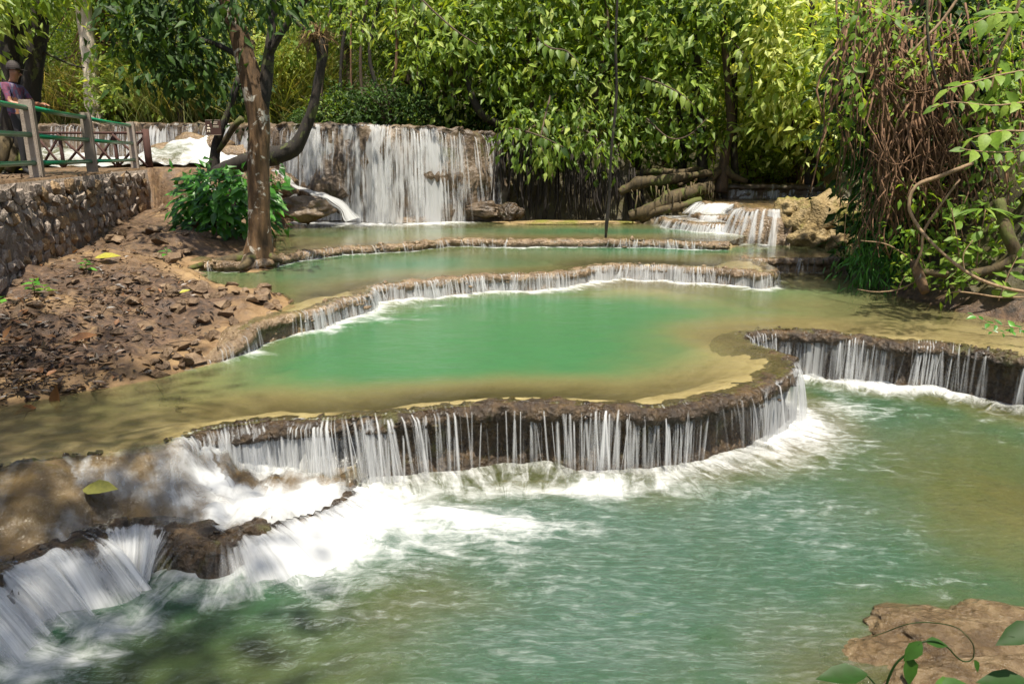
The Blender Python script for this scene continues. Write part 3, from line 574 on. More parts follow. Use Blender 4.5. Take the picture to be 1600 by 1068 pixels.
# ------------------------------------------------------------------ pools
def foam_from(G, x, y, w, base_off=.06):
    q, Nn, s = G
    pl = q[::3, :2] + Nn[::3] * base_off
    d, a = pl_dist(pl, x, y)
    sl = np.concatenate([[0], np.cumsum(np.linalg.norm(np.diff(pl, axis=0), axis=1))])
    den = np.interp(a, sl, q[::3, 3])
    ww = w * (.55 + .9 * den) * (1 + .45 * vnoise(a * 1.3 + 5, a * 0) + .3 * vnoise(a * 4.1, a * 0 + 3))
    return np.exp(-(d / np.maximum(ww, .02)) ** 1.3) * (.45 + .75 * den), d, a
def pool_mesh(name, k, level, mat, foam_fn, wav=.004, extra=None, milk_sheen=None):
    mv = (GP == k) & ~np.isnan(GL)
    fm = mv[GF].any(1); F = GF[fm]
    near = (GY[F].min(1) > 0) & (GY[F].max(1) < 40) & (np.abs(GX[F]).max(1) < 16); F = F[near]
    ids = np.unique(F); re = np.full(len(GX), -1); re[ids] = np.arange(len(ids))
    x, y = GX[ids], GY[ids]
    foam, fl = foam_fn(x, y)
    z = level + wav * fbm(x * 3.2, y * 5.0, None, 3) + .035 * np.clip(foam, 0, 1) * (.6 + .8 * fbm(x * 4, y * 5, None, 2)) * min(1, wav / .004)
    if wav > .008: z = z + .0045 * fbm(x * 7 + y * 2, y * 15, None, 3)
    if extra is not None: z = extra(x, y, z, GZ[ids])
    dep = np.maximum(z - GZ[ids], 0.0)
    edge = ~mv[ids]
    dep[edge] = np.minimum(np.maximum(dep[edge], 0), .08)
    return obj(name, mesh(name, np.stack([x, y, z], -1), re[F], True, {'depth': dep, 'foam': np.clip(foam, 0, 1.2), 'milk_sheen': (milk_sheen(x, y) if milk_sheen else x * 0), 'flow': np.stack([fl[0], fl[1], fl[0] * 0], -1)}), mat, None, 'structure')
def f0(x, y):
    a, da, sa = foam_from(G1, x, y, .42); b, db, sb = foam_from(GM, x, y, .46, .14)
    f = np.maximum(a * .95, b)
    for p in [(640, 800, .8, .22, .75, -.15), (540, 830, .5, .25, .8, .2), (800, 822, .8, .16, .42, -.1), (330, 925, .6, .28, .65, .4), (170, 985, .5, .25, .75, .5), (60, 1040, .5, .25, .85, .5), (1300, 640, .6, .4, .6, -.3), (1440, 612, .7, .22, .5, -.3), (1200, 700, .5, .22, .55, .3), (950, 770, .7, .15, .45, 0), (820, 765, .6, .12, .35, 0), (440, 870, .4, .15, .5, .3)]:
        f = np.maximum(f, p[4] * blob(x, y, p[0], p[1], 0, p[2], p[3], p[5])) if p[4] > .5 else f + p[4] * blob(x, y, p[0], p[1], 0, p[2], p[3], p[5])
    # loose flecks far out
    f = f + .27 * sstep(.2, 1.2, np.minimum(da, db)) * sstep(-.2, .5, fbm(x * .9 + 3, y * 1.3, None, 2)) * (1 - .8 * blob(x, y, 1560, 760, 0, 1.0, 1.2)) * (1 - .7 * blob(x, y, 520, 1000, 0, .9, .5))
    t = np.minimum(da, db); s = np.where(da < db, sa, sb + 40)
    return f, (s, t)
def milk_sheen0(x, y):
    return np.clip(.62 * blob(x, y, 930, 850, 0, 1.3, 1.0) + .55 * blob(x, y, 900, 1010, 0, 1.0, .45) + .45 * blob(x, y, 1250, 800, 0, .8, .7, -.4) + .4 * blob(x, y, 700, 800, 0, 1.0, .4) + .3 * blob(x, y, 1330, 680, 0, .7, .6) + .35 * blob(x, y, 1250, 1000, 0, .5, .4) - .5 * blob(x, y, 1110, 990, 0, .14, .10), 0, .8) * .72  # where the grey sheen goes into the near water's colour
pool_mesh('pool_water', 0, L0, M['water0'], f0, .011, None, milk_sheen0)
def f1(x, y):
    a, da, sa = foam_from(G2, x, y, .20)
    for p in [(590, 500, .7, .28, .55, .25), (520, 515, .4, .2, .6, .3), (680, 480, .5, .15, .5, .2), (1190, 440, .5, .14, .8, 0), (800, 462, .8, .14, .4, .1)]:
        a = np.maximum(a, p[4] * blob(x, y, p[0], p[1], L1, p[2], p[3], p[5]))
    a = a + .14 * blob(x, y, 600, 590, L1, .9, .4)
    return a, (sa, da)
pool_mesh('pool_water', 2, L1 + .004, M['water1'], f1, .0025)
def f2(x, y):
    a, da, sa = foam_from(G3, x, y, .13)
    b, db, sb = foam_from(GT4, x, y, .5)
    b = b * (y < 14.6)
    return np.maximum(a, b), (sa, da)
pool_mesh('pool_water', 3, L2 + .004, M['water2'], f2, .002)
def f3(x, y):
    a, da, sa = foam_from(GD, x, y, .5, .35); a = a * (x > -5.2)
    b, db, sb = foam_from(GT1, x, y, .3)
    return np.maximum(a, b), (sa, da)
pool_mesh('pool_water', 4, L3 + .004, M['water2'], f3, .002)
def fM(x, y):
    f = .85 * blob(x, y, 420, 780, LM, .42, .3) + .8 * blob(x, y, 480, 765, LM, .3, .3) + .5 * blob(x, y, 310, 765, LM, .4, .2) + .45 * blob(x, y, 270, 800, LM, .5, .12) + .35 * blob(x, y, 120, 850, LM, .6, .2) + .3 * blob(x, y, 60, 790, LM, .5, .2) + .15
    a, da, sa = foam_from(G1, x, y, .2); 
    return np.clip(np.maximum(f, .8 * a * sstep(-2.9, -2.2, x)) * (1 + .3 * fbm(x * 5, y * 5, None, 2)), 0, 1.1), (sa, da)
pool_mesh('stream_water', 1, LM, M['water_thin'], fM, .004, lambda x, y, z, b: np.where(b > .02, b + .016 + .008 * fbm(x * 4, y * 4, None, 2), lmz(x, y) - .02) + .05 * blob(x, y, 430, 785, LM, .35, .22))
for k, lv in ((5, T1), (6, T2 + .02), (7, T4), (8, L5)):
    pool_mesh('stream_water', k, lv + .01, M['water_thin'], lambda x, y: (np.full(x.shape, .55 if k in (5, 6) else .12), (x, y)), .003)
def fB(x, y):
    a, da, sa = foam_from(GD, x, y, 1.6, .3); return np.clip(.75 * a + .42 + .25 * fbm(x * 1.6, y * 2.2, None, 3), 0, 1.1), (sa, da)
def mound(x, y, z, b):
    for px, py, Yd, rx, ry, h in [(300, 222, 20.6, .9, .6, .55), (270, 235, 20.2, 1.0, .5, .35), (250, 210, 21.6, .25, .3, .7), (350, 240, 20.0, .8, .4, .25), (330, 225, 20.8, .5, .4, .45), (370, 225, 20.3, .3, .3, .35), (230, 245, 19.9, .8, .4, .2), (140, 235, 21, 2.0, .6, .3), (60, 230, 21, 1.0, .6, .4)]:
        c = at_y(px, py, Yd); z = z + h * np.exp(-((x - c[0]) / rx) ** 2 - ((y - c[1]) / ry) ** 2)
    z = LB + (z - LB) * .72
    return z + .10 * np.abs(vnoise(x * 2.2, y * 2.6)) + .05 * fbm(x * 4, y * 4, None, 3)
pool_mesh('basin_water', 9, LB, M['water_thin'], fB, .01, mound)

# ------------------------------------------------------------------ travertine ledges and the falls over them
PROFILE = np.array([(-.34, -.10), (-.24, -.045), (-.15, -.018), (-.08, -.006), (-.03, .004), (.0, .002), (.03, -.012), (.05, -.035), (.06, -.07), (.055, -.11)])
def ledge(G, name, label, drop, mat, under=.10, rough=1.0, inner=1.0, zoff=-.007, lean=0.0, bulge=0.0):
    q, Nn, s = G; n = len(q)
    prof = [(o * inner, z) for o, z in PROFILE]
    for f in np.linspace(.25, 1.12, 9):
        prof.append((.05 - under * math.sin(min(f, 1.0) * 2.6) + lean * f, -drop * f))
    prof = np.array([(o, max(z, -drop * 1.15)) for o, z in prof]); k = len(prof)
    O = np.repeat(prof[None, :, 0], n, 0); Zp = np.repeat(prof[None, :, 1], n, 0)
    sc = min(1.0, drop / .4)
    Zp = Zp.copy(); 
    S2 = np.repeat(s[:, None], k, 1); 
    face = sstep(-.12, .05, O) 
    lum = np.abs(vnoise(S2 * 7 + 3, Zp * 9, O * 0)) * .045 + np.abs(vnoise(S2 * 17, Zp * 19 + 4, O * 0)) * .022 + fbm(S2 * 2.2, Zp * 3, None, 3) * .035
    lum = lum + .016 * vnoise(S2 * 38, Zp * 33) + .02 * np.abs(vnoise(S2 * 23 + 9, Zp * 12))
    O = O + (lum * rough * (.35 + .65 * face) * max(sc, .5)) * np.where(face > .02, 1, .2)
    if bulge:
        hh = -Zp / drop; O = O + bulge * np.clip(.25 + 1.1 * fbm(S2 * .75 + 2, Zp * .9, None, 3), 0, 1.2) * sstep(.18, .5, hh)
    Zp = Zp + (.014 * fbm(S2 * 1.3 + 4, S2 * 0, None, 3) + .010 * np.abs(vnoise(S2 * 31, O * 34))) * (np.arange(k)[None, :] < 9)
    Zp = Zp + (.016 * fbm(S2 * 5, O * 9, None, 3) + .010 * vnoise(S2 * 16, O * 20)) * np.where(np.arange(k)[None, :] < 9, 1, .4) * rough + zoff
    V = np.stack([q[:, None, 0] + Nn[:, None, 0] * O, q[:, None, 1] + Nn[:, None, 1] * O, q[:, None, 2] + Zp], -1).reshape(-1, 3)
    a, b = np.meshgrid(np.arange(n - 1), np.arange(k - 1), indexing='ij')
    F = np.stack([a * k + b, (a + 1) * k + b, (a + 1) * k + b + 1, a * k + b + 1], -1).reshape(-1, 4)
    o = obj(name, mesh(name, V, F[:, ::-1], True), M[mat]); tag(o, label, 'rock ledge'); return o
def falls(G, label, drop, name='waterfall', cat='waterfall', reach=.10, per_m=45, wid=(.003, .011), mat='fall', off=.05, curtains=2, low=0.25, clump=1.0, sel=None, tilt=0.0, topw=.12, dens_mul=1.0, startz=0.0):
    q, Nn, s = G
    if sel is not None: q, Nn, s = q[sel], Nn[sel], s[sel]
    root = thing(name, label, cat, (q[len(q) // 2, 0], q[len(q) // 2, 1], q[len(q) // 2, 2] - float(np.max(drop))))
    drop = np.full(len(q), drop) if np.isscalar(drop) else drop
    n = len(q); Vs, Fs, FL, DE = [], [], [], []
    fr = np.concatenate([[-.3, -.12, 0.0], np.array([.03, .09, .18, .3, .45, .62, .8, 1.0])]); k = len(fr)
    for c in range(curtains):
        rc = reach * (.55 + .5 * c + .55 * vnoise(s * 2.7 + 11 * c, s * 0 + c) + .25 * vnoise(s * 11, s * 0 + 7 + c))
        d = q[:, 3] * dens_mul * (1 + .35 * vnoise(s * 3.1 + 7 * c, s * 0)) * (1.0 if c == 0 else .8)
        O = np.zeros((n, k)); Zp = np.zeros((n, k)); T = np.zeros((n, k)); D = np.zeros((n, k))
        for b, f in enumerate(fr):
            if f <= 0:
                O[:, b] = -topw if f < -.2 else (-.03 if f < -.05 else off * .8); Zp[:, b] = .008 if f < -.05 else .003; T[:, b] = f * .3
                D[:, b] = 0 if f < -.2 else d * .55
            else:
                O[:, b] = off + .02 * c + np.maximum(rc, .01) * math.sqrt(f) + tilt * f; Zp[:, b] = -drop * f - .004; T[:, b] = f * drop
                D[:, b] = d * (1.0 if f > .1 else .8)
        V = np.stack([q[:, None, 0] + Nn[:, None, 0] * O, q[:, None, 1] + Nn[:, None, 1] * O, q[:, None, 2] + Zp + startz], -1).reshape(-1, 3)
        a, b = np.meshgrid(np.arange(n - 1), np.arange(k - 1), indexing='ij')
        Fs.append(np.stack([a * k + b, (a + 1) * k + b, (a + 1) * k + b + 1, a * k + b + 1], -1).reshape(-1, 4) + sum(len(v) for v in Vs))
        Vs.append(V); FL.append(np.stack([np.repeat(s[:, None], k, 1), T, np.full((n, k), 3.3 * c)], -1).reshape(-1, 3)); DE.append(D.ravel())
    sub('water_curtain', mesh('water_curtain', np.vstack(Vs), np.vstack(Fs), True, {'flow': np.vstack(FL), 'dens': np.clip(np.concatenate(DE), 0, 1)}), M[mat], root)
    # single strands
    ns = int(s[-1] - s[0] > 0 and (s[-1] - s[0]) * per_m)
    if ns:
        w = (q[:, 3] + .02) * np.clip(.25 / max(clump, .1) + (1.2 * vnoise(s * 1.9 + 3, s * 0 + 8) + .8 * vnoise(s * 6.3, s * 0 + 2)), .05, 2); cdf = np.cumsum(w) / w.sum()
        si = np.searchsorted(cdf, rng.random(ns)); si = np.clip(si, 1, n - 2)
        # strands come in bundles
        si = np.clip((si + (6 * vnoise(si * .13, si * 0.0)).astype(int)), 1, n - 2)
        K = 9; f = np.linspace(0, 1, K)
        width = rng.uniform(wid[0], wid[1], ns) * rng.uniform(.5, 1.2, ns)
        rc = reach * (.3 + 1.1 * rng.random(ns)) * (1 + .4 * vnoise(s[si] * 2.7, si * 0.0))
        f_start = np.where(rng.random(ns) < low, rng.uniform(.1, .45, ns), 0)
        alpha = rng.uniform(.15, .8, ns); drift = rng.normal(0, .03, ns) + .05 * vnoise(s[si] * 1.9 + 4, si * 0.0)
        FR = f_start[:, None] + (1.0 - f_start[:, None]) * f[None, :] ** 1.2
        O = off + .012 + rc[:, None] * np.sqrt(np.maximum(FR - f_start[:, None] * .6, 0)) + tilt * FR
        O[:, 0] = np.where(f_start == 0, -.02, O[:, 0])
        Tn = np.stack([-Nn[:, 1], Nn[:, 0]], -1)
        dd = drop[si]
        C = np.stack([q[si, 0][:, None] + Nn[si, 0][:, None] * O + Tn[si, 0][:, None] * drift[:, None] * FR, q[si, 1][:, None] + Nn[si, 1][:, None] * O + Tn[si, 1][:, None] * drift[:, None] * FR, q[si, 2][:, None] - dd[:, None] * FR + startz + np.where(f[None, :] == 0, .008, 0)], -1)
        wf = width[:, None] * (1.0 + .7 * f[None, :])
        Wv = np.stack([Tn[si, 0], Tn[si, 1], si * 0.0], -1)[:, None, :] * wf[:, :, None]
        Nv = np.stack([Nn[si, 0], Nn[si, 1], si * 0.0], -1)[:, None, :] * wf[:, :, None] * .5
        V = np.stack([C - Wv, C + Nv, C + Wv], 2)               # ns,K,3,3
        a, b, c = np.meshgrid(np.arange(ns), np.arange(K - 1), np.arange(2), indexing='ij')
        F = np.stack([(a * K + b) * 3 + c, (a * K + b) * 3 + c + 1, (a * K + b + 1) * 3 + c + 1, (a * K + b + 1) * 3 + c], -1).reshape(-1, 4)
        fade = np.minimum(1, (1.05 - f) * 3)[None, :] * np.minimum(1, f * 6 + .25)[None, :] * alpha[:, None]
        E = np.stack([fade * 0, fade, fade * 0], -1).ravel()
        fl = np.stack([np.repeat(s[si][:, None], K, 1), FR * dd[:, None], FR * 0], -1); fl = np.repeat(fl[:, :, None, :], 3, 2).reshape(-1, 3)
        sub('falling_water', mesh('falling_water', V.reshape(-1, 3), F, True, {'edge': E, 'flow': fl}), M['strand'], root, 'stuff')
    return root

kL = int(np.argmax(G1[0][:, 0] > -2.25))      # further left the shelf runs out into a smooth slope
ledge(tuple(a_[kL:] for a_ in G1), 'travertine_ledge', 'long dark brown ledge curving round the front of the green pool', .52, 'ledge')
ledge(GM, 'travertine_ledge', 'low wet brown ledge of the cascade at the lower left', .27, 'ledge', .0, 1.8, .8, -.007, .14)
ledge(G2, 'travertine_ledge', 'pale winding ledge across the middle behind the green pool', .26, 'ledge_pale', .03)
ledge(G3, 'travertine_ledge', 'thin low ledge running across below the big falls', .17, 'ledge_pale', .02, 1.2)
ledge(GT1, 'travertine_ledge', 'lowest tier of the stepped cascade on the right', .2, 'ledge_pale', .0, 1.5)
ledge(GT2, 'travertine_ledge', 'middle tier of the stepped cascade on the right', .14, 'ledge_pale', .0, 1.5)
ledge(GT4, 'travertine_ledge', 'top tier of the stepped cascade on the right', .66, 'ledge_pale', -.10, 1.6, 1, 0, .15)
ledge(G5, 'travertine_ledge', 'brown ledge of the small dam above the stepped cascade', .36, 'dam', .03, 1.5)
ledge(G6, 'travertine_ledge', 'farthest sunlit ledge beyond the small dam on the right', .25, 'ledge_pale', .0, 1.5)
ledge(GD, 'travertine_dam', 'tall curved travertine dam under the big falls at the back', 2.25, 'dam', -.02, 2.6, 1.0, 0, 0, .34)

ICO = None
def crust(par, G, per_m, mat, big=.03):
    """knobs of crust and trapped debris along a rim"""
    global ICO
    if ICO is None:
        bm = bmesh.new(); bmesh.ops.create_icosphere(bm, subdivisions=1, radius=1); ICO = (np.array([v.co[:] for v in bm.verts]), np.array([[v.index for v in f.verts] for f in bm.faces])); bm.free()
    q, Nn, s = G; n = int(s[-1] * per_m); k = len(ICO[0])
    i_ = rng.integers(0, len(q), n); keep = vnoise(s[i_] * 2.6, i_ * 0.0 + 5) > -.25; i_ = i_[keep]; n = len(i_)
    off = rng.normal(-.0, .045, n); sz = rng.uniform(.25, 1, n) ** 2 * big + .006
    C = np.stack([q[i_, 0] + Nn[i_, 0] * off, q[i_, 1] + Nn[i_, 1] * off, q[i_, 2] - .012 - np.clip(off, 0, 1) * 1.1], -1)
    sh = 1 + .35 * rng.normal(0, 1, (n, k, 1)); sc = rng.uniform(.6, 1.6, (n, 1, 3)) * [1, 1, .6]
    V = C[:, None, :] + ICO[0][None] * sh * sc * sz[:, None, None]
    o = obj('crust', mesh('crust', V.reshape(-1, 3), (ICO[1][None] + (np.arange(n) * k)[:, None, None]).reshape(-1, 3), True), M[mat], par, 'stuff')
LED = [o for o in COL.objects if o.name.startswith('travertine_ledge')]
for o, G, pm, mt, bg_ in zip(LED, (G1, GM, G2, G3, GT1, GT2, GT4), (70, 60, 45, 40, 25, 25, 25), ('ledge', 'ledge', 'ledge_pale', 'ledge_pale', 'ledge_pale', 'ledge_pale', 'ledge_pale'), (.028, .04, .035, .045, .06, .06, .06)): crust(o, G, pm, mt, bg_)
i1 = G1[0][:, 0]
tip = int(np.argmax(np.where(G1[0][:, 1] < 7.4, G1[0][:, 0] * (G1[2] < 9.2), -9)))
falls((G1[0][:tip], G1[1][:tip], G1[2][:tip]), 'curtain of thin strands falling off the long front ledge', .53, reach=.10, per_m=46, wid=(.003, .014), clump=.5)
falls((G1[0][tip:], G1[1][tip:], G1[2][tip:]), 'row of strands falling off the ledge on the right', .53, reach=.09, per_m=46, wid=(.003, .014), clump=.5)
falls(GM, 'low rushing cascade at the lower left with white streaks', GM[0][:, 2].copy(), reach=.13, per_m=14, off=.06, tilt=.16, curtains=3, dens_mul=1.15, wid=(.003, .012), mat='fall_silk')
falls(G2, 'low fringe of falling water across the middle of the pools', .26, reach=.05, per_m=50, wid=(.003, .013), curtains=2, clump=.3)
falls(G3, 'thin broken trickle over the low ledge below the big falls', .16, reach=.03, per_m=28, wid=(.004, .014), curtains=1)
falls(GT1, 'water running over the lowest tier of the stepped cascade', .2, reach=.1, per_m=40, wid=(.005, .022), mat='fall_silk', curtains=1, tilt=.05)
falls(GT2, 'water running over the middle tier of the stepped cascade', .12, reach=.1, per_m=40, wid=(.005, .022), mat='fall_silk', curtains=1)
T4d = np.interp(np.arange(len(GT4[0])), np.arange(len(GT4[0])), np.where(GT4[0][:, 1] > 15, .22, .66))
falls(GT4, 'tall white slide on the right side of the stepped cascade', T4d, reach=.22, per_m=110, wid=(.008, .04), mat='fall_silk', tilt=.14, clump=.2, off=.07)
falls(G5, 'thin veil over the small dam above the stepped cascade', .33, reach=.05, per_m=16, wid=(.01, .04), mat='fall_far', curtains=1)
falls(G6, 'far white water spilling beyond the small dam', .25, reach=.05, per_m=16, wid=(.02, .06), mat='fall_far', curtains=1)
k0 = int(np.argmin(np.abs(GD[0][:, 1] - 19.2) + 5 * (GD[0][:, 0] > -4)))
Dl = np.where(np.arange(len(GD[0])) < k0, 1.15, 2.1)
falls((GD[0][:k0], GD[1][:k0], GD[2][:k0]), 'wide white falls behind the wooden fence at the left', 1.1, reach=.22, per_m=30, wid=(.008, .03), mat='fall_far', low=.4, clump=.25)
falls((GD[0][k0:], GD[1][k0:], GD[2][k0:]), 'big main falls pouring over the tall dam', 2.1, reach=.30, per_m=70, wid=(.005, .024), mat='fall_far', low=.6, off=.12, dens_mul=.98, clump=.2)

# ------------------------------------------------------------------ foliage builders
def unit(v): return v / (np.linalg.norm(v, axis=-1, keepdims=True) + 1e-9)
def leaves(P, D, Nr, Ln, Wd, shade, detail=0, curl=.18, fold=.18):
    """many leaves as one mesh: every leaf is folded along its midrib and curls to its tip"""
    D = unit(D); Sd = unit(np.cross(D, Nr)); Nr = np.cross(Sd, D); n = len(P)
    L_, W_ = Ln[:, None], Wd[:, None] * .5
    def pt(f, w, side): return P + D * L_ * f + Sd * W_ * w * side + Nr * (abs(side) * w * fold * W_ * 2 - curl * L_ * f * f)
    if detail == 0:
        V = np.stack([pt(0, 0, 0), pt(.42, 1, -1), pt(.42, 1, 1), pt(1, 0, 0), pt(.45, 0, 0)], 1)
        T = np.array([[0, 2, 4], [0, 4, 1], [4, 2, 3], [4, 3, 1]])
    else:
        rows = [(.12, .5), (.35, 1.0), (.62, .82), (.84, .36)]
        V = [pt(0, 0, 0)]
        for f, w in rows: V += [pt(f, w, -1), pt(f, 0, 0), pt(f, w, 1)]
        V.append(pt(1, 0, 0)); V = np.stack(V, 1)
        T = [[0, 2, 1], [0, 3, 2]]
        for r in range(3):
            a = 1 + 3 * r
            for c in (0, 1): T += [[a + c, a + c + 1, a + c + 4], [a + c, a + c + 4, a + c + 3]]
        T += [[10, 11, 13], [11, 12, 13]]; T = np.array(T)
    k = V.shape[1]
    F = (T[None] + (np.arange(n) * k)[:, None, None]).reshape(-1, 3)
    return V.reshape(-1, 3), F, np.repeat(shade, k)
def leaf_mesh(name, *a, **k):
    V, F, sh = leaves(*a, **k); return mesh(name, V, F, False, {'shade': sh})
def clusters(C, n_per, rad, ln, wd, droop=.3, flat=.6, out=.6, up=1.0, shade_c=None, detail=0, r=rng, axis=False):
    """leaf clusters round the points C (k,3)"""
    k = len(C); n = k * n_per
    c = np.repeat(C, n_per, 0); off = r.normal(0, 1, (n, 3)) * rad; off[:, 2] *= flat
    P = c + off
    D = unit(off) * out + r.normal(0, .5, (n, 3)) + np.array([0, 0, -droop])
    Nn = r.normal(0, .45, (n, 3)) + np.array([0, 0, up])
    if axis: Nn = Nn * [1, 1, .75] + unit(c * [1, 1, 0]) * .9
    else: Nn = Nn + np.array([0, -.55, 0])
    sc = r.uniform(.2, .75, k) if shade_c is None else shade_c
    sh = np.clip(np.repeat(sc, n_per) + r.normal(0, .16, n), 0, 1)
    sz = r.uniform(.45, 1.45, n)
    return P, D, Nn, ln * sz, wd * sz * r.uniform(.8, 1.15, n), sh
def cat(*L):
    return [np.concatenate(x) for x in zip(*L)]
def crown_pts(k, rx, ry, z0, z1, r, shell=.55, bottom=.6):
    """uneven points through an egg-shaped crown"""
    out = []
    while len(out) < k:
        p = r.uniform(-1, 1, 3); d = np.linalg.norm(p)
        if d > 1 or d < shell * r.random(): continue
        zz = (p[2] + 1) / 2
        w = (.55 + .45 * math.sin(zz * math.pi)) if bottom else 1
        lump = 1 + .35 * float(vnoise(np.array(p[0] * 1.7), np.array(p[1] * 1.7 + k), np.array(p[2] * 2.2)))
        out.append((p[0] * rx * w * lump, p[1] * ry * w * lump, z0 + (z1 - z0) * zz))
    return np.array(out)

r2 = np.random.default_rng(5)
def tree_kind(h, rx, z0, k, n_per, rad, ln, wd, droop, trunk_r, stems=1, detail=0, flat=.6):
    C = crown_pts(k, rx, rx, z0, h, r2)
    me = leaf_mesh('crown', *clusters(C, n_per, rad, ln, wd, droop, flat, r=r2, axis=True), detail=detail)
    parts = []
    for s in range(stems):
        a = r2.uniform(0, 6.28); b = np.array([math.cos(a), math.sin(a), 0]) * (.25 * (stems > 1))
        pts = np.array([b * .6, b + r2.normal(0, .06, 3) * [1, 1, 0] + [0, 0, h * .25], b * 1.8 + r2.normal(0, .15, 3) * [1, 1, 0] + [0, 0, h * .55], b * 2.6 + r2.normal(0, .3, 3) * [1, 1, 0] + [0, 0, h * .88]]); pts[0, 2] = -.4
        parts.append(tube(pts, [trunk_r * 1.35, trunk_r, trunk_r * .7, trunk_r * .2], 9, .15, s * 3.0, 5, .25))
        for c in C[r2.choice(len(C), min(len(C), 9), False)]:
            f = min(.8, max(.15, (c[2] / h) * .75)); st = np.array([np.interp(f * .88 * h, pts[:, 2], pts[:, q]) for q in (0, 1)] + [f * .88 * h])
            mid = (st + c) / 2 + r2.normal(0, .12, 3) + [0, 0, -.1]
            parts.append(tube([st, mid, c], [trunk_r * .3, trunk_r * .2, trunk_r * .06], 5, 0, 0, 5, .3))
    V, F = join(parts); tr = mesh('trunk', V, F, True)
    tr.materials.append(M['bark']); me.materials.append(M['leaf'])
    return tr, me
KIND = {
    'tall': [tree_kind(8.5, 2.6, 1.9, 130, 70, .40, .15, .062, .45, .13) for _ in range(3)],
    'fine': [tree_kind(7.5, 2.3, .5, 150, 80, .36, .12, .052, .4, .10) for _ in range(3)],
    'broad': [tree_kind(5.2, 1.7, .3, 70, 30, .34, .26, .105, .6, .06, 2) for _ in range(3)],
    'shrub': [tree_kind(1.7, 1.0, .1, 46, 24, .22, .17, .075, .25, .03, 3) for _ in range(2)],
}
def plant_copy(kind, idx, x, y, scale, rz, label, cat_, group, name, leafmat=None, barkmat=None, z=None, sz=1.0):
    tr, me = KIND[kind][idx % len(KIND[kind])]
    root = thing(name, label, cat_, (x, y, (gz(x, y) if z is None else z)), group)
    root.rotation_euler = (0, 0, rz); root.scale = (scale, scale, scale * sz)
    for nm, m_, mt in (('trunk', tr, barkmat), ('crown', me, leafmat)):
        o = obj(nm, m_, None, root, 'stuff' if nm == 'crown' else None)
        if mt: o.material_slots[0].link = 'OBJECT'; o.material_slots[0].material = M[mt]
    return root
# blades of tall grass or bamboo
def grass_kind(n, h, spread, w, lean, r):
    b = r.normal(0, spread, (n, 3)); b[:, 2] = 0
    d = r.normal(0, lean, (n, 3)); d[:, 2] = 1; d = unit(d); hh = h * r.uniform(.5, 1.1, n)
    V = []; side = unit(np.cross(d, r.normal(0, 1, (n, 3))))
    fall = unit(d * [1, 1, 0] + r.normal(0, .05, (n, 3)) * [1, 1, 0])
    for f, ww in ((0, .6), (.35, 1), (.7, .8), (1, .05)):
        c = b + d * (hh * f)[:, None] + fall * (hh * .35 * f * f)[:, None] - np.array([0, 0, 1]) * (hh * .22 * f ** 3)[:, None]
        V += [c - side * w * ww, c + side * w * ww]
    V = np.stack(V, 1); T = np.array([[0, 1, 3, 2], [2, 3, 5, 4], [4, 5, 7, 6]])
    return mesh('grass_blades', V.reshape(-1, 3), (T[None] + (np.arange(n) * 8)[:, None, None]).reshape(-1, 4), False, {'shade': np.repeat(np.clip(r.normal(.5, .25, n), 0, 1), 8)})
GRASS = [grass_kind(1100, 2.6, .55, .011, .28, r2), grass_kind(1100, 2.1, .6, .012, .4, r2)]
for g in GRASS: g.materials.append(M['grass_dry'])

# forest behind the dam and the banks, back to front
LF = 'leafy forest tree in the green wall of trees behind the falls'
def forest_row(y0, xs_, kinds, sc, mats, jit=1.0):
    for q, x in enumerate(xs_):
        xx = x + r2.uniform(-.7, .7) * jit; yy = y0 + r2.uniform(-1, 1) * jit
        k = kinds[int(r2.integers(len(kinds)))]
        plant_copy(k, int(r2.integers(9)), xx, yy, sc * r2.uniform(.85, 1.2), r2.uniform(0, 6.28), LF, 'tree', 'forest trees behind the falls', 'forest_tree', mats[int(r2.integers(len(mats)))])
forest_row(46, np.arange(-36, 37, 6.0), ['fine'], 1.9, ['leaf_yellow', 'leaf'])
forest_row(38, np.arange(-30, 31, 5.0), ['fine'], 1.5, ['leaf_yellow', 'leaf_yellow', 'leaf'])
forest_row(31, np.arange(-25, 25, 4.2), ['tall', 'fine'], 1.25, ['leaf_yellow', 'leaf', 'leaf_yellow'])
forest_row(26, np.arange(-20, -3, 4.5), ['fine'], 1.0, ['leaf_yellow'], .8)
forest_row(25, np.arange(-3, 19, 3.2), ['tall', 'fine'], 1.0, ['leaf', 'leaf_yellow', 'leaf'])
forest_row(23.0, np.arange(-9.6, -2.0, 2.3), ['tall', 'fine'], .95, ['leaf', 'leaf_yellow', 'leaf'], .7)
forest_row(21.5, np.arange(-2.4, 8, 2.4), ['tall', 'broad', 'fine'], .82, ['leaf', 'leaf_yellow', 'leaf'], .8)
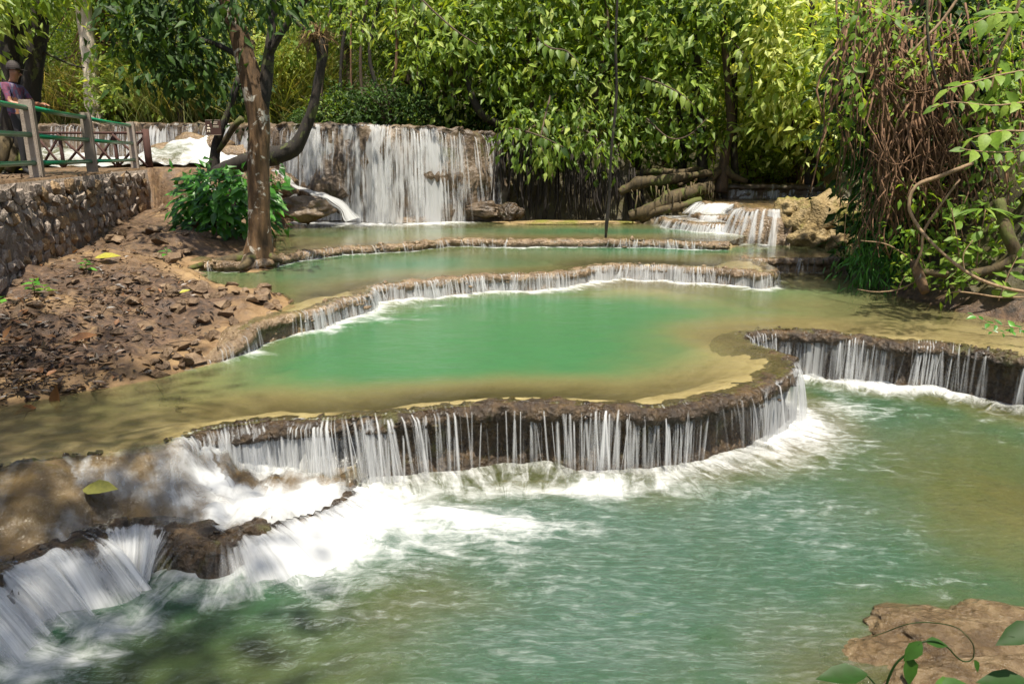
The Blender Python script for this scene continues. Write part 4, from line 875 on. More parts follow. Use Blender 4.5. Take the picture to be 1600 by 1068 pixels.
for q, (px, Yd, sc, mt) in enumerate([(700, 18.9, .8, 'leaf_yellow'), (760, 19.6, 1.0, 'leaf'), (820, 18.6, .85, 'leaf_yellow'), (880, 19.0, 1.0, 'leaf'), (940, 18.4, .9, 'leaf_yellow'), (1000, 18.9, 1.0, 'leaf'), (1060, 18.2, .85, 'leaf_yellow'), (1180, 19.4, .9, 'leaf_yellow'), (1250, 19.0, .9, 'leaf_yellow')]):
    c = at_y(px, 200, Yd)
    lb_ = ['yellow green broad leaved tree above the right end of the dam', 'broad leaved tree behind the dark crooked trunk at the dam end', 'yellow green broad leaved tree just above the dark bank', 'tall broad leaved tree left of the black liana', 'yellow green broad leaved tree right behind the black liana', 'broad leaved tree between the black liana and the slim trunks', 'small yellow green tree beside the slim dark trunks', 'yellow green tree behind the small dam', 'rightmost yellow green tree behind the small dam'][q]
    plant_copy('broad', q, c[0], c[1], sc, q * 1.3, lb_, 'tree', 'broad leaved trees on the far bank', 'understory_tree', mt)
for q in range(17):
    px = r2.uniform(60, 480); Yd = r2.uniform(25.0, 27.0) if px < 200 else r2.uniform(23.6, 26.0); c = at_y(px, 180, Yd)
    root = thing('bamboo_grass', 'sunlit clump of pale dry bamboo grass behind the left falls', 'grass clump', (c[0], c[1], gz(c[0], c[1]) - .05), 'bamboo grass clumps behind the left falls')
    root.rotation_euler = (0, 0, r2.uniform(0, 6.28)); root.scale = (1.1, 1.1, r2.uniform(.85, 1.25))
    obj('grass_blades', GRASS[q % 2], None, root, 'stuff')
for q in range(16):
    px = 470 + q * 22 + r2.uniform(-8, 8); Yd = 18.6 + r2.uniform(-.3, .8) + .5 * (px > 700); c = at_y(px, 190, Yd)
    plant_copy('shrub', q, c[0], c[1], r2.uniform(.3, .75), r2.uniform(0, 6.28), 'low green shrub growing along the top of the dam', 'shrub', 'shrubs along the dam top', 'shrub', ['leaf_shaded', 'leaf_shaded', 'leaf'][q % 3])  # mostly shade-darkened leaves, for the gloom under the trees
for q in range(9):
    px = 1150 + q * 22; Yd = 18.6 + r2.uniform(0, 2.6); c = at_y(px, 270, Yd)
    plant_copy('shrub', q, c[0], c[1], r2.uniform(.4, .8), r2.uniform(0, 6.28), 'small sunlit shrub behind the small dam on the right', 'shrub', 'shrubs behind the small dam', 'shrub', 'leaf_yellow')

for q in range(9):
    px = 190 + q * 34 + r2.uniform(-10, 10); c = at_y(px, 180, r2.uniform(24.2, 25.4))
    plant_copy('shrub', q, c[0], c[1], r2.uniform(1.2, 1.7), r2.uniform(0, 6.28), 'yellow green bush among the dry grass behind the left falls', 'bush', 'bushes behind the left falls', 'wild_bush', 'leaf_yellow')

# ------------------------------------------------------------------ single trees
def px_tube(pts, n=10, rough=.12, seed=0.0, step=None, freq=5.0):
    P = [at_y(p[0], p[1], p[2]) for p in pts]; R = [p[3] * mpp(p[2]) for p in pts]
    return tube(P, R, n, rough, seed, freq, step or .12)
def px_mesh(name, lst, n=10, **k):
    V, F = join([px_tube(l, n, **k) for l in lst]); return mesh(name, V, F, True)
def px_clusters(boxes, n_per, rad, ln, wd, droop=.4, flat=.7, shade=(.2, .6), r=r2, **k):
    C = []
    for x0, x1, y0, y1, Ya, Yb, cnt in boxes:
        for _ in range(cnt): C.append(at_y(r.uniform(x0, x1), r.uniform(y0, y1), r.uniform(Ya, Yb)))
    return clusters(np.array(C), n_per, rad, ln, wd, droop, flat, shade_c=r.uniform(shade[0], shade[1], len(C)), r=r, **k)

b = at_y(402, 405, 11.0)
T = thing('lichen_tree', 'slender leaning tree with orange bark and pale lichen beside the pools', 'tree', (b[0], b[1], gz(b[0], b[1])))
sub('trunk', px_mesh('trunk', [[(402, 418, 11, 30), (403, 398, 11, 24), (405, 370, 11, 18), (406, 320, 11, 16), (405, 260, 11, 15), (404, 205, 11, 16), (401, 165, 11, 16.5), (394, 130, 11, 15), (384, 92, 11, 14), (371, 48, 11, 13), (357, 8, 11, 12), (343, -40, 11, 11), (325, -110, 11, 8)]], 16, rough=.16), M['bark_lichen'], T)
sub('branch', px_mesh('branch', [[(405, 200, 11, 9), (412, 150, 11, 10), (417, 115, 11, 9), (421, 75, 11, 7.5), (427, 25, 11.1, 6), (436, -40, 11.2, 5)]], 9), M['bark_dark'], T)
sub('branch', px_mesh('branch', [[(419, 92, 11, 5), (436, 58, 10.9, 5), (460, 22, 10.8, 4.5), (492, -18, 10.6, 4)]], 8), M['bark_dark'], T)
sub('branch', px_mesh('branch', [[(384, 95, 11, 5), (350, 75, 11.2, 4), (310, 60, 11.4, 3), (260, 45, 11.5, 2)]], 7), M['bark_dark'], T)
for rr in ([(398, 398, 11, 14), (372, 404, 10.9, 9), (338, 409, 10.8, 6), (300, 418, 10.6, 4), (275, 430, 10.4, 2)], [(408, 395, 11, 12), (424, 402, 10.95, 7), (440, 408, 10.9, 4)], [(396, 400, 10.9, 12), (385, 412, 10.6, 7), (372, 420, 10.4, 3)], [(408, 390, 11.1, 12), (418, 380, 11.4, 6), (425, 372, 11.8, 3)]):
    sub('root', px_mesh('root', [rr], 8, rough=.2), M['bark_moss'], T)
sub('crown', leaf_mesh('crown', *px_clusters([(195, 345, -40, 60, 10.6, 12.6, 34), (225, 345, 50, 125, 10.8, 12.4, 26), (255, 340, 100, 140, 11, 12, 7), (300, 460, -60, 10, 9.5, 12.5, 26), (185, 260, -40, 30, 11, 12, 10)], 26, .24, .17, .07, .55, .8, (.1, .5))), M['leaf_shaded'], T, 'stuff')

b = at_y(395, 262, 15.3)
T = thing('curved_tree', 'dark tree bent low then rising with a fibrous broken top', 'tree', (b[0], b[1], gz(b[0], b[1])))
sub('trunk', px_mesh('trunk', [(lambda L: L)([(340, 272, 15.5, 12), (372, 256, 15.4, 12), (405, 248, 15.3, 13), (438, 241, 15.2, 13), (463, 226, 15.2, 12), (478, 200, 15.2, 9.5), (489, 168, 15.2, 8), (497, 128, 15.2, 7), (503, 92, 15.2, 7), (503, 70, 15.2, 8.5), (500, 58, 15.2, 6)])], 12, rough=.2), M['bark_dark'], T)
sub('branch', px_mesh('branch', [[(500, 80, 15.2, 5), (490, 62, 15.2, 3.5), (474, 45, 15.2, 3), (452, 26, 15.1, 2.5), (430, 12, 15.0, 2)]], 7), M['bark_dark'], T)
c = at_y(496, 56, 15.2); n = 240; d = r2.normal(0, .6, (n, 3)) * [1.5, 1, .7] + [-.15, 0, .35]
fib = [tube([c + r2.normal(0, .05, 3), c + unit(dd) * .2 * r2.uniform(.6, 1.3) + r2.normal(0, .05, 3), c + unit(dd) * .34 * r2.uniform(.5, 1.4) + [0, 0, -r2.uniform(.05, .3)] + r2.normal(0, .07, 3)], [.008, .006, .002], 4) for dd in d]
sub('crown', leaf_mesh('crown', *px_clusters([(420, 570, -50, 45, 14.6, 16.2, 30), (440, 500, 30, 75, 15.3, 16.0, 6)], 22, .25, .16, .07, .5, .8, (.3, .8))), M['leaf'], T, 'stuff')
V, F = join(fib); sub('fibre_tuft', mesh('fibre_tuft', V, F), M['straw'], T, 'stuff')

b = at_y(150, 190, 24)
T = thing('pale_tree', 'straight pale grey trunk rising behind the wooden fence', 'tree', (b[0], b[1], gz(b[0], b[1])))
sub('trunk', px_mesh('trunk', [[(156, 240, 24, 15), (151, 195, 24, 14), (146, 150, 24, 12), (141, 100, 24, 11), (136, 60, 24, 10.5), (129, 0, 24, 10), (118, -90, 24, 9)]], 14), M['bark_pale'], T)
sub('crown', leaf_mesh('crown', *px_clusters([(40, 240, -140, -20, 22.5, 25.5, 60)], 30, .45, .24, .10, .5, .7, (.2, .6))), M['leaf'], T, 'stuff')
b = at_y(167, 190, 24.8)
T = thing('brown_tree', 'brown trunk with drooping dry twigs beside the pale trunk', 'tree', (b[0], b[1], gz(b[0], b[1])))
sub('trunk', px_mesh('trunk', [[(170, 230, 24.8, 11), (168, 150, 24.8, 9), (164, 90, 24.8, 9), (166, 30, 24.8, 8.5), (160, -60, 24.8, 7)]], 10, rough=.2), M['bark'], T)
tw = []
for q in range(60):
    x, y = 165 + r2.uniform(-8, 8), r2.uniform(-10, 90); s_ = r2.choice([-1, 1]); e = r2.uniform(15, 70)
    tw.append(px_tube([(x, y, 24.6, 1.1), (x + s_ * e * .5, y - r2.uniform(-5, 12), 24.4, .8), (x + s_ * e, y + r2.uniform(10, 60), 24.3, .4)], 4, 0, step=.25))
V, F = join(tw); sub('twig', mesh('twig', V, F), M['straw'], T, 'stuff')
sub('crown', leaf_mesh('crown', *px_clusters([(150, 260, -120, -10, 23.5, 26, 30)], 30, .45, .22, .09, .5, .7, (.3, .7))), M['leaf_yellow'], T, 'stuff')

b = at_y(28, 262, 13.2)
T = thing('dark_tree', 'big dark twin trunk tree at the left edge behind the person', 'tree', (b[0], b[1], gz(b[0], b[1])))
sub('trunk', px_mesh('trunk', [[(10, 285, 13.3, 24), (16, 240, 13.3, 19), (20, 150, 13.3, 17), (22, 60, 13.3, 16), (26, -60, 13.3, 15)], [(22, 282, 13.1, 20), (40, 210, 13.1, 15), (50, 150, 13.1, 14), (57, 80, 13.1, 13.5), (62, 10, 13.1, 13), (70, -70, 13.1, 11)]], 12, rough=.2), M['bark_dark'], T)
for rr in ([(18, 225, 13.0, 10), (22, 248, 12.9, 8), (14, 268, 12.8, 7)], [(10, 215, 12.9, 9), (4, 245, 12.8, 9), (-8, 268, 12.7, 7)], [(30, 235, 13.0, 7), (36, 256, 12.95, 6), (42, 268, 12.9, 4)]):
    sub('root', px_mesh('root', [rr], 8, rough=.25), M['bark_moss'], T)
sub('branch', px_mesh('branch', [[(66, 80, 13.1, 2.5), (90, 92, 13, 1.8), (120, 104, 13, 1.3), (132, 106, 13, 1)]], 5), M['bark_dark'], T)
sub('crown', leaf_mesh('crown', *px_clusters([(-60, 110, -70, 0, 11.5, 13.5, 40), (-30, 20, 10, 80, 11.8, 12.8, 8)], 26, .25, .19, .075, .5, .7, (.2, .6))), M['leaf'], T, 'stuff')

b = at_y(336, 258, 15.7)
T = thing('lichen_sapling', 'short forked lichen covered trunk that carries the brown sign', 'tree', (b[0], b[1], gz(b[0], b[1])))
sub('trunk', px_mesh('trunk', [[(334, 275, 15.7, 9), (336, 245, 15.7, 8), (339, 222, 15.7, 7), (345, 205, 15.7, 6), (356, 178, 15.7, 5), (366, 145, 15.7, 5), (374, 118, 15.8, 4)]], 9, rough=.2), M['bark_dark'], T)
sub('branch', px_mesh('branch', [[(338, 240, 15.68, 4), (352, 220, 15.6, 5), (364, 200, 15.5, 5), (378, 185, 15.4, 4)]], 7, rough=.25), M['bark_moss'], T)
sub('crown', leaf_mesh('crown', *px_clusters([(345, 400, 95, 190, 15.6, 16.6, 22)], 18, .2, .16, .07, .5, .8, (.1, .4))), M['leaf_shaded'], T, 'stuff')
# slim trunks above the mossy roots
for nm, lb, pts, rts, mt, box_ in [
    ('slim_tree', 'slim pale brown trunk with flared root above the stepped cascade', [(1125, 300, 17.6, 12), (1128, 275, 17.6, 9), (1133, 240, 17.6, 7), (1142, 200, 17.6, 6.5), (1139, 150, 17.6, 6), (1134, 90, 17.6, 5.5), (1128, 20, 17.6, 5), (1120, -60, 17.6, 4)], [[(1130, 262, 17.6, 8), (1145, 275, 17.5, 6), (1168, 284, 17.4, 4)], [(1124, 265, 17.6, 7), (1112, 280, 17.4, 5), (1095, 292, 17.2, 4)]], 'bark', [(1060, 1200, -40, 60, 16.8, 18, 26)]),
    ('slim_tree', 'thin straight trunk close beside the flared one', [(1150, 290, 17.9, 6), (1147, 230, 17.9, 5), (1148, 150, 17.9, 4.5), (1146, 60, 17.9, 4), (1142, -50, 17.9, 3.5)], [], 'bark_dark', [(1100, 1200, -60, 30, 17.2, 18.4, 14)]),
    ('slim_tree', 'dark trunk left of the flared one above mossy roots', [(1098, 300, 17.8, 9), (1097, 250, 17.8, 8), (1094, 190, 17.8, 7.5), (1090, 110, 17.8, 7), (1086, 30, 17.8, 6.5), (1080, -50, 17.8, 6)], [[(1096, 262, 17.8, 6), (1080, 278, 17.6, 5), (1060, 290, 17.4, 3)]], 'bark_dark', [(1020, 1130, -60, 40, 17.2, 18.4, 20)]),
    ('slim_tree', 'thin crooked dark trunk rising over the mossy logs', [(1062, 290, 18.2, 6), (1066, 220, 18.2, 5), (1060, 150, 18.2, 5), (1066, 60, 18.2, 4), (1060, -50, 18.2, 4)], [], 'bark_dark', [(1000, 1110, -60, 20, 17.6, 18.8, 14)]),
    ('slim_tree', 'dark crooked tree leaning out over the end of the dam', [(790, 225, 18.4, 8), (778, 195, 18.3, 7), (752, 178, 18.1, 6), (735, 140, 18.1, 5), (728, 80, 18.2, 4), (735, 0, 18.3, 4)], [], 'bark_dark', [(690, 800, 20, 150, 17.6, 18.8, 26)]),
    ('slim_tree', 'dim trunk in the shaded thicket above the main falls', [(660, 210, 19.4, 7), (658, 150, 19.4, 6), (664, 80, 19.4, 6), (660, -40, 19.4, 5)], [], 'bark_dark', [(600, 720, -40, 90, 18.8, 20, 22)])]:
    b = at_y(pts[0][0], pts[0][1], pts[0][2]); b[2] = gz(b[0], b[1])
    T = thing(nm, lb, 'tree', b)
    sub('trunk', px_mesh('trunk', [pts], 10, rough=.15), M[mt], T)
    for rr in rts: sub('root', px_mesh('root', [rr], 8, rough=.2), M['bark_moss'], T)
    sub('crown', leaf_mesh('crown', *px_clusters(box_, 22, .26, .24, .10, .55, .7, (.25, .7))), M['leaf'], T, 'stuff')

for q in range(12):
    x = 500 + q * 24 + r2.uniform(-9, 9); Yd = 18.9 + r2.uniform(-.2, 1.0); w = r2.uniform(1.2, 3.2)
    V, F = px_tube([(x, 212, Yd, w * 1.3), (x + r2.normal(0, 3), 150, Yd, w), (x + r2.normal(0, 6), 80, Yd, w * .9), (x + r2.normal(0, 10), -30, Yd, w * .7)], 7, .15, step=.2)
    tag(obj('thin_stem', mesh('thin_stem', V, F), M[['bark', 'bark_dark', 'root'][q % 3]]), 'thin bare stem standing in the dark thicket above the main falls', 'stem', 'bare stems above the main falls')
p = at_y(860, 205, 17.9)
T = thing('overhanging_shrub', 'drooping shrub spilling over the top of the dark bank', 'shrub', (p[0], p[1], gz(p[0], p[1])))
sub('stem', px_mesh('stem', [[(860, 215, 17.9, 3), (850, 195, 17.6, 2.4), (830, 200, 17.2, 1.6), (815, 220, 17.0, 1)], [(870, 215, 17.9, 3), (900, 200, 17.5, 2.2), (930, 215, 17.1, 1.4), (940, 240, 17.0, .8)], [(880, 215, 17.9, 2.5), (880, 200, 17.4, 2), (875, 220, 17.0, 1.2), (872, 245, 16.9, .8)]], 6), M['bark'], T)
sub('crown', leaf_mesh('crown', *px_clusters([(785, 990, 165, 225, 16.9, 17.8, 44), (800, 960, 215, 262, 16.8, 17.2, 22)], 18, .2, .2, .085, .9, .8, (.2, .7))), M['leaf'], T, 'stuff')
# ------------------------------------------------------------------ mossy roots, hanging roots, lianas
for lb, pts in [('thick mossy log lying along the foot of the dark bank', [(985, 338, 16.7, 8), (1010, 330, 16.6, 10), (1045, 312, 16.6, 11), (1080, 299, 16.7, 10), (1112, 293, 17.0, 8)]),
                ('upper mossy root bending along the bank under the trees', [(968, 300, 17.1, 6), (1000, 285, 17.0, 8), (1035, 282, 17.0, 7), (1070, 276, 17.1, 6), (1110, 270, 17.3, 5)]),
                ('short mossy root dipping to the water by the dark bank', [(1000, 342, 16.7, 7), (1025, 330, 16.5, 7), (1060, 322, 16.5, 6), (1095, 312, 16.6, 5)]),
                ('topmost pale root below the slim trunks', [(990, 272, 17.6, 4), (1020, 268, 17.5, 5), (1060, 270, 17.4, 5), (1090, 264, 17.5, 4)])]:
    P = np.array([at_y(p[0], p[1], p[2]) for p in pts])
    V, F = tube(P, [p[3] * mpp(p[2]) for p in pts], 12, .3, 3, 5, .06); o = obj('mossy_root', mesh('mossy_root', V, F), M['bark_moss']); tag(o, lb, 'root')
rt = []
for q in range(170):
    x = r2.uniform(775, 1005); Yd = 17.15 + r2.uniform(-.12, .25); y0 = 205 + max(0, (x - 800)) * .28 + r2.uniform(-5, 30); y1 = y0 + r2.uniform(30, 120); y1 = min(y1, 342)
    rt.append(px_tube([(x, y0, Yd + .15, .9), (x + r2.normal(0, 2), (y0 + y1) / 2, Yd, r2.uniform(.6, 1.8)), (x + r2.normal(0, 4), y1, Yd - .05, .5)], 5, .2, step=.2))
V, F = join(rt); o = obj('hanging_roots', mesh('hanging_roots', V, F), M['root_shaded'], None, 'stuff')
rt = []
for q in range(34):
    x = r2.uniform(985, 1115); y0 = 300 - (x - 985) * .1 + r2.uniform(-8, 8); Yd = 16.5 + r2.uniform(-.1, .15); y1 = y0 + r2.uniform(10, 36)
    rt.append(px_tube([(x, y0, Yd, 1), (x + r2.normal(0, 1.5), (y0 + y1) / 2, Yd - .05, r2.uniform(.5, 1.1)), (x + r2.normal(0, 6), y1 + r2.uniform(0, 14), Yd - .03, .4)], 5, .2, step=.2))
V, F = join(rt); obj('hanging_roots', mesh('hanging_roots', V, F), M['bark_moss'], None, 'stuff')
V, F = px_tube([(968, -60, 13.3, 1.7), (962, 60, 13.4, 1.9), (963, 150, 13.5, 2.1), (955, 240, 13.5, 1.9), (952, 310, 13.6, 2.3), (949, 340, 13.6, 3.2), (946, 376, 13.65, 1.9)], 8, .2, step=.1)
tag(obj('liana', mesh('liana', V, F), M['bark_dark']), 'single black liana hanging straight down to the pools', 'liana')

# ------------------------------------------------------------------ single leaves as parts
def leaf_template(name, w, curl, fold, shade, detail=1):
    one = np.ones(1)
    V, F, sh = leaves(np.zeros((1, 3)), np.array([[1., 0, 0]]), np.array([[0, 0, 1.]]), one, one * w, one * shade, detail, curl, fold)
    return mesh(name, V, F, True, {'shade': sh})
LT = {}
for key, mt, w, cu, fo in [('bush', 'leaf_bush', .46, .22, .15), ('bright', 'leaf_bright', .52, .25, .12), ('fore', 'leaf_fore', .50, .12, .14), ('dry', 'leaf_dry', .42, -.12, .30), ('broad', 'leaf', .42, .35, .15), ('yellow', 'leaf_fallen_yellow', .45, -.05, .2), ('palm', 'leaf_bright', .12, .3, .2)]:
    LT[key] = []
    for q, sh in enumerate((.15, .4, .6, .85)):
        me = leaf_template('leaf', w * (1 + .08 * (q - 1)), cu * (.6 + .3 * q), fo, sh); me.materials.append(M[mt]); LT[key].append(me)
def leaf_at(parent, key, pos, d, nrm, size, var=None, name='leaf'):
    d = Vector(d).normalized(); nn = Vector(nrm); sd_ = d.cross(nn).normalized() if d.cross(nn).length > 1e-4 else d.orthogonal().normalized(); nn = sd_.cross(d)
    me = LT[key][int(r2.integers(4)) if var is None else var]
    o = obj(name, me, None, parent)
    mt = Matrix((d, -sd_, nn)).transposed().to_4x4()
    base = Vector(parent.location) if parent else Vector((0, 0, 0))
    mt.translation = Vector(pos) - base
    o.matrix_basis = mt @ Matrix.Diagonal((size, size, size, 1)); return o
def spray(root, key, pts, n, size, droop=.35, face=(0, -.5, .9), alt=True, twig='twig', tr=1.0, spread=1.0):
    """a twig along surveyed points with its leaves one by one"""
    P = smooth_pl(np.array([[*at_y(p[0], p[1], p[2]), p[3] * mpp(p[2])] for p in pts]), .03)
    V, F = tube(P[:, :3], P[:, 3] * tr, 6); stem_ = sub('stem', mesh('stem', V, F), M[twig], root)
    T_ = np.gradient(P[:, :3], axis=0)
    for q in range(n):
        f = min(.98, (q + .7 + r2.uniform(-.35, .35)) / n); i_ = min(len(P) - 1, int(f * (len(P) - 1))); t = T_[i_] / (np.linalg.norm(T_[i_]) + 1e-9)
        up = np.array(face) + r2.normal(0, .25, 3); side = np.cross(t, up); side /= np.linalg.norm(side) + 1e-9
        d = t * .6 + side * (1 if q % 2 else -1) * spread + np.array([0, 0, -droop]) + r2.normal(0, .18, 3)
        if q == n - 1: d = t + [0, 0, -droop]
        leaf_at(root, key, P[i_, :3], d, up, size * r2.uniform(.7, 1.2)).parent = stem_

# ------------------------------------------------------------------ the bright green bush below the walkway
b = at_y(350, 366, 13.4)
bush = thing('broadleaf_bush', 'dense bright green broad leaved bush below the walkway end', 'bush', (b[0], b[1], gz(b[0], b[1])))
stems = []
for q in range(26):
    x, y = r2.uniform(290, 415), r2.uniform(275, 345)
    stems.append(px_tube([(350 + r2.uniform(-30, 30), 368, 13.6, 2), ((350 + x) / 2, (y + 360) / 2, 13.6, 1.6), (x, y, 13.3, .8)], 5, 0, step=.2))
V, F = join(stems); sub('stem', mesh('stem', V, F), M['bark'], bush, 'stuff')
for q in range(290):
    while True:
        x, y = r2.uniform(272, 444), r2.uniform(258, 372)
        e = ((x - 350) / 84) ** 2 + ((y - 318) / 56) ** 2 + .25 * float(vnoise(np.array(x * .05), np.array(y * .06)))
        if e < 1 and not (x > 425 and y < 300): break
    Yd = 13.35 - .75 * math.sqrt(max(0, 1 - min(1, e))) + r2.uniform(-.1, .15); p = at_y(x, y, Yd)
    ox, oy = (x - 350) / 84, -(y - 318) / 56
    leaf_at(bush, 'bush', p, (ox * .7 + r2.normal(0, .4), -.45 + r2.normal(0, .2), -.25 + r2.normal(0, .25)), (r2.normal(0, .25) + ox * .3, -.55 + r2.normal(0, .2), 1.0), r2.uniform(.17, .30))
sub('foliage', leaf_mesh('foliage', *px_clusters([(285, 425, 270, 365, 13.3, 13.9, 70)], 12, .14, .2, .09, .4, .8, (.0, .4))), M['leaf_bush'], bush, 'stuff')
b = at_y(435, 330, 12.6)

# ------------------------------------------------------------------ right bank: thicket, hanging roots, vines
b = at_y(1440, 452, 10.6); b[2] = gz(b[0], b[1])
rt = []
def hang(x0, x1, y0, y1, Ya, Yb, n, l0, l1, w0, w1, lean=0.0, wig=6):
    for q in range(n):
        x = r2.uniform(x0, x1); y = r2.uniform(y0, y1); Yd = r2.uniform(Ya, Yb); l = r2.uniform(l0, l1); w = r2.uniform(w0, w1)
        pts = []; xx = x
        for k in range(6):
            f = k / 5; pts.append((xx + lean * l * f, y + l * f, Yd - .25 * f + r2.normal(0, .04), w * (1 - .6 * f) + .2)); xx += r2.normal(0, wig)
        rt.append(px_tube(pts, 5, .2, step=.12))
hang(1310, 1480, -30, 130, 10.2, 11.2, 130, 80, 230, .5, 2.6, -.12)
hang(1360, 1500, 60, 250, 9.7, 10.5, 230, 60, 190, .4, 2.4, .05, 9)
hang(1480, 1600, -20, 250, 9.3, 10.4, 60, 80, 200, .5, 2.0, .08, 7)
hang(1350, 1430, 200, 330, 10.2, 10.9, 50, 30, 110, .5, 1.2, -.1, 7)
for q in range(90):   # looping twigs
    x, y = r2.uniform(1340, 1520), r2.uniform(20, 300); Yd = r2.uniform(9.6, 10.4); a = r2.uniform(-1.2, 1.2); l = r2.uniform(30, 90)
    rt.append(px_tube([(x, y, Yd, .9), (x + l * .5 * math.cos(a), y + l * .5 * math.sin(a) + r2.uniform(5, 25), Yd - .1, .8), (x + l * math.cos(a), y + l * math.sin(a), Yd, .4)], 4, .1, step=.12))
V, F = join(rt); obj('root_tangle', mesh('root_tangle', V, F), M['root'], None, 'stuff')

b = at_y(1335, 300, 12.6)
c = at_y(1300, 280, 17.4)
T = thing('leafy_bank_tree', 'bright leafy tree overhanging beside the stepped cascade', 'tree', (c[0], c[1], gz(c[0], c[1])))
sub('trunk', px_mesh('trunk', [[(1268, 300, 17.4, 9), (1266, 260, 17.4, 8), (1272, 180, 17.3, 8), (1270, 80, 17.2, 7), (1262, -40, 17.1, 6)], [(1270, 190, 17.3, 4), (1240, 120, 17.0, 3), (1210, 60, 16.8, 2)], [(1272, 160, 17.3, 4), (1310, 110, 16.8, 3), (1330, 60, 16.6, 2)]], 9, rough=.2), M['bark_dark'], T)
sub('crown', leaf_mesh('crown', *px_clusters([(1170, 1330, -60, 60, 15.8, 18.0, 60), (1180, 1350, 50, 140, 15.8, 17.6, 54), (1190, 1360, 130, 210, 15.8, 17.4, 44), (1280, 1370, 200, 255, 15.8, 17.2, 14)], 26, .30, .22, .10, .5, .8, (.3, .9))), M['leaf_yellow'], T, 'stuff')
sub('crown', leaf_mesh('crown', *px_clusters([(1300, 1350, 30, 100, 11.4, 12.4, 12), (1310, 1360, 90, 230, 11.4, 12.4, 18)], 22, .24, .17, .075, .5, .8, (.1, .6))), M['leaf'], T, 'stuff')
b = at_y(1450, 300, 11.6)
T = thing('shaded_bank_tree', 'dark shaded tree behind the hanging roots on the right', 'tree', (b[0], b[1], gz(b[0], b[1])))
sub('trunk', px_mesh('trunk', [[(1440, 380, 11.6, 30), (1430, 250, 11.7, 26), (1425, 100, 11.8, 24), (1430, -60, 11.9, 22)], [(1550, 360, 11.2, 16), (1545, 200, 11.3, 14), (1560, 20, 11.4, 13), (1570, -60, 11.4, 12)]], 12, rough=.3), M['bark_dark'], T)
sub('crown', leaf_mesh('crown', *px_clusters([(1340, 1500, 25, 120, 11.0, 12.2, 50), (1330, 1480, 100, 420, 11.1, 12.1, 130), (1450, 1640, -50, 200, 10.6, 11.8, 80), (1450, 1640, 180, 460, 10.5, 11.4, 110)], 22, .26, .20, .08, .4, .8, (.05, .45))), M['leaf_shaded'], T, 'stuff')  # shade-darkened leaves make the dark core behind the roots
# small bright leaves mixed through the roots
sub('foliage', leaf_mesh('foliage', *px_clusters([(1310, 1400, 0, 220, 9.8, 10.4, 40), (1400, 1480, 20, 110, 9.5, 10.0, 12), (1510, 1600, 100, 280, 9.0, 9.8, 40), (1390, 1500, 270, 440, 9.4, 10.2, 30), (1480, 1620, 290, 450, 8.9, 9.8, 44), (1520, 1620, -20, 140, 8.8, 9.6, 34)], 13, .13, .11, .055, .35, .6, (.3, .9), up=1.2)), M['leaf_bright'], T, 'stuff')
sub('fern_moss', leaf_mesh('fern_moss', *px_clusters([(1348, 1410, 230, 400, 10.9, 11.6, 50), (1340, 1420, 380, 450, 10.2, 10.8, 26)], 40, .15, .14, .02, 1.3, 1.2, (.2, .6))), M['leaf_bush'], T, 'stuff')

# bright vine branches with single leaves
def vine(name, lb, cat_, loc, sprays, key, twig='twig'):
    p = at_y(*loc); T = thing(name, lb, cat_, (p[0], p[1], gz(p[0], p[1])))
    for pts, n, size, dr in sprays: spray(T, key, pts, n, size, dr, twig=twig)
    return T
vine('leafy_vine', 'bright lime leaved branch hanging in at the upper right edge', 'vine', (1560, 480, 8.6), [
    ([(1600, -20, 8.4, 2.5), (1580, 40, 8.4, 2.5), (1560, 90, 8.4, 2), (1548, 140, 8.4, 1.5)], 12, .20, .2),
    ([(1590, 20, 8.3, 1.5), (1555, 22, 8.2, 1.2), (1520, 38, 8.2, 1)], 10, .19, .15),
    ([(1600, 110, 8.2, 1.5), (1560, 118, 8.2, 1.2), (1515, 130, 8.1, 1), (1480, 140, 8.1, .8)], 14, .17, .2),
    ([(1600, 160, 8.1, 1.5), (1550, 165, 8.1, 1.2), (1490, 160, 8.0, .9), (1455, 168, 8.0, .7)], 15, .17, .2),
    ([(1600, 205, 8.0, 1.5), (1560, 205, 8.0, 1.2), (1520, 215, 8.0, .9)], 8, .22, .2),
    ([(1610, 235, 8.0, 1.5), (1570, 238, 8.0, 1.2), (1525, 236, 7.9, .9), (1500, 232, 7.9, .6)], 10, .2, .2)], 'bright')
vine('leafy_vine', 'small leaved vine trailing in front of the hanging roots', 'vine', (1350, 470, 10.0), [
    ([(1400, -20, 9.8, 1.2), (1372, 40, 9.8, 1.2), (1345, 90, 9.8, 1), (1310, 135, 9.8, .8)], 12, .15, .3),
    ([(1345, -20, 9.8, 1.2), (1338, 40, 9.8, 1), (1332, 120, 9.8, .8), (1328, 190, 9.8, .6)], 16, .14, .5),
    ([(1330, 100, 9.8, 1), (1345, 140, 9.7, .9), (1350, 175, 9.7, .6)], 9, .16, .4),
    ([(1360, 10, 9.6, 1), (1400, 30, 9.6, .8), (1430, 50, 9.6, .5)], 10, .15, .2)], 'bright')
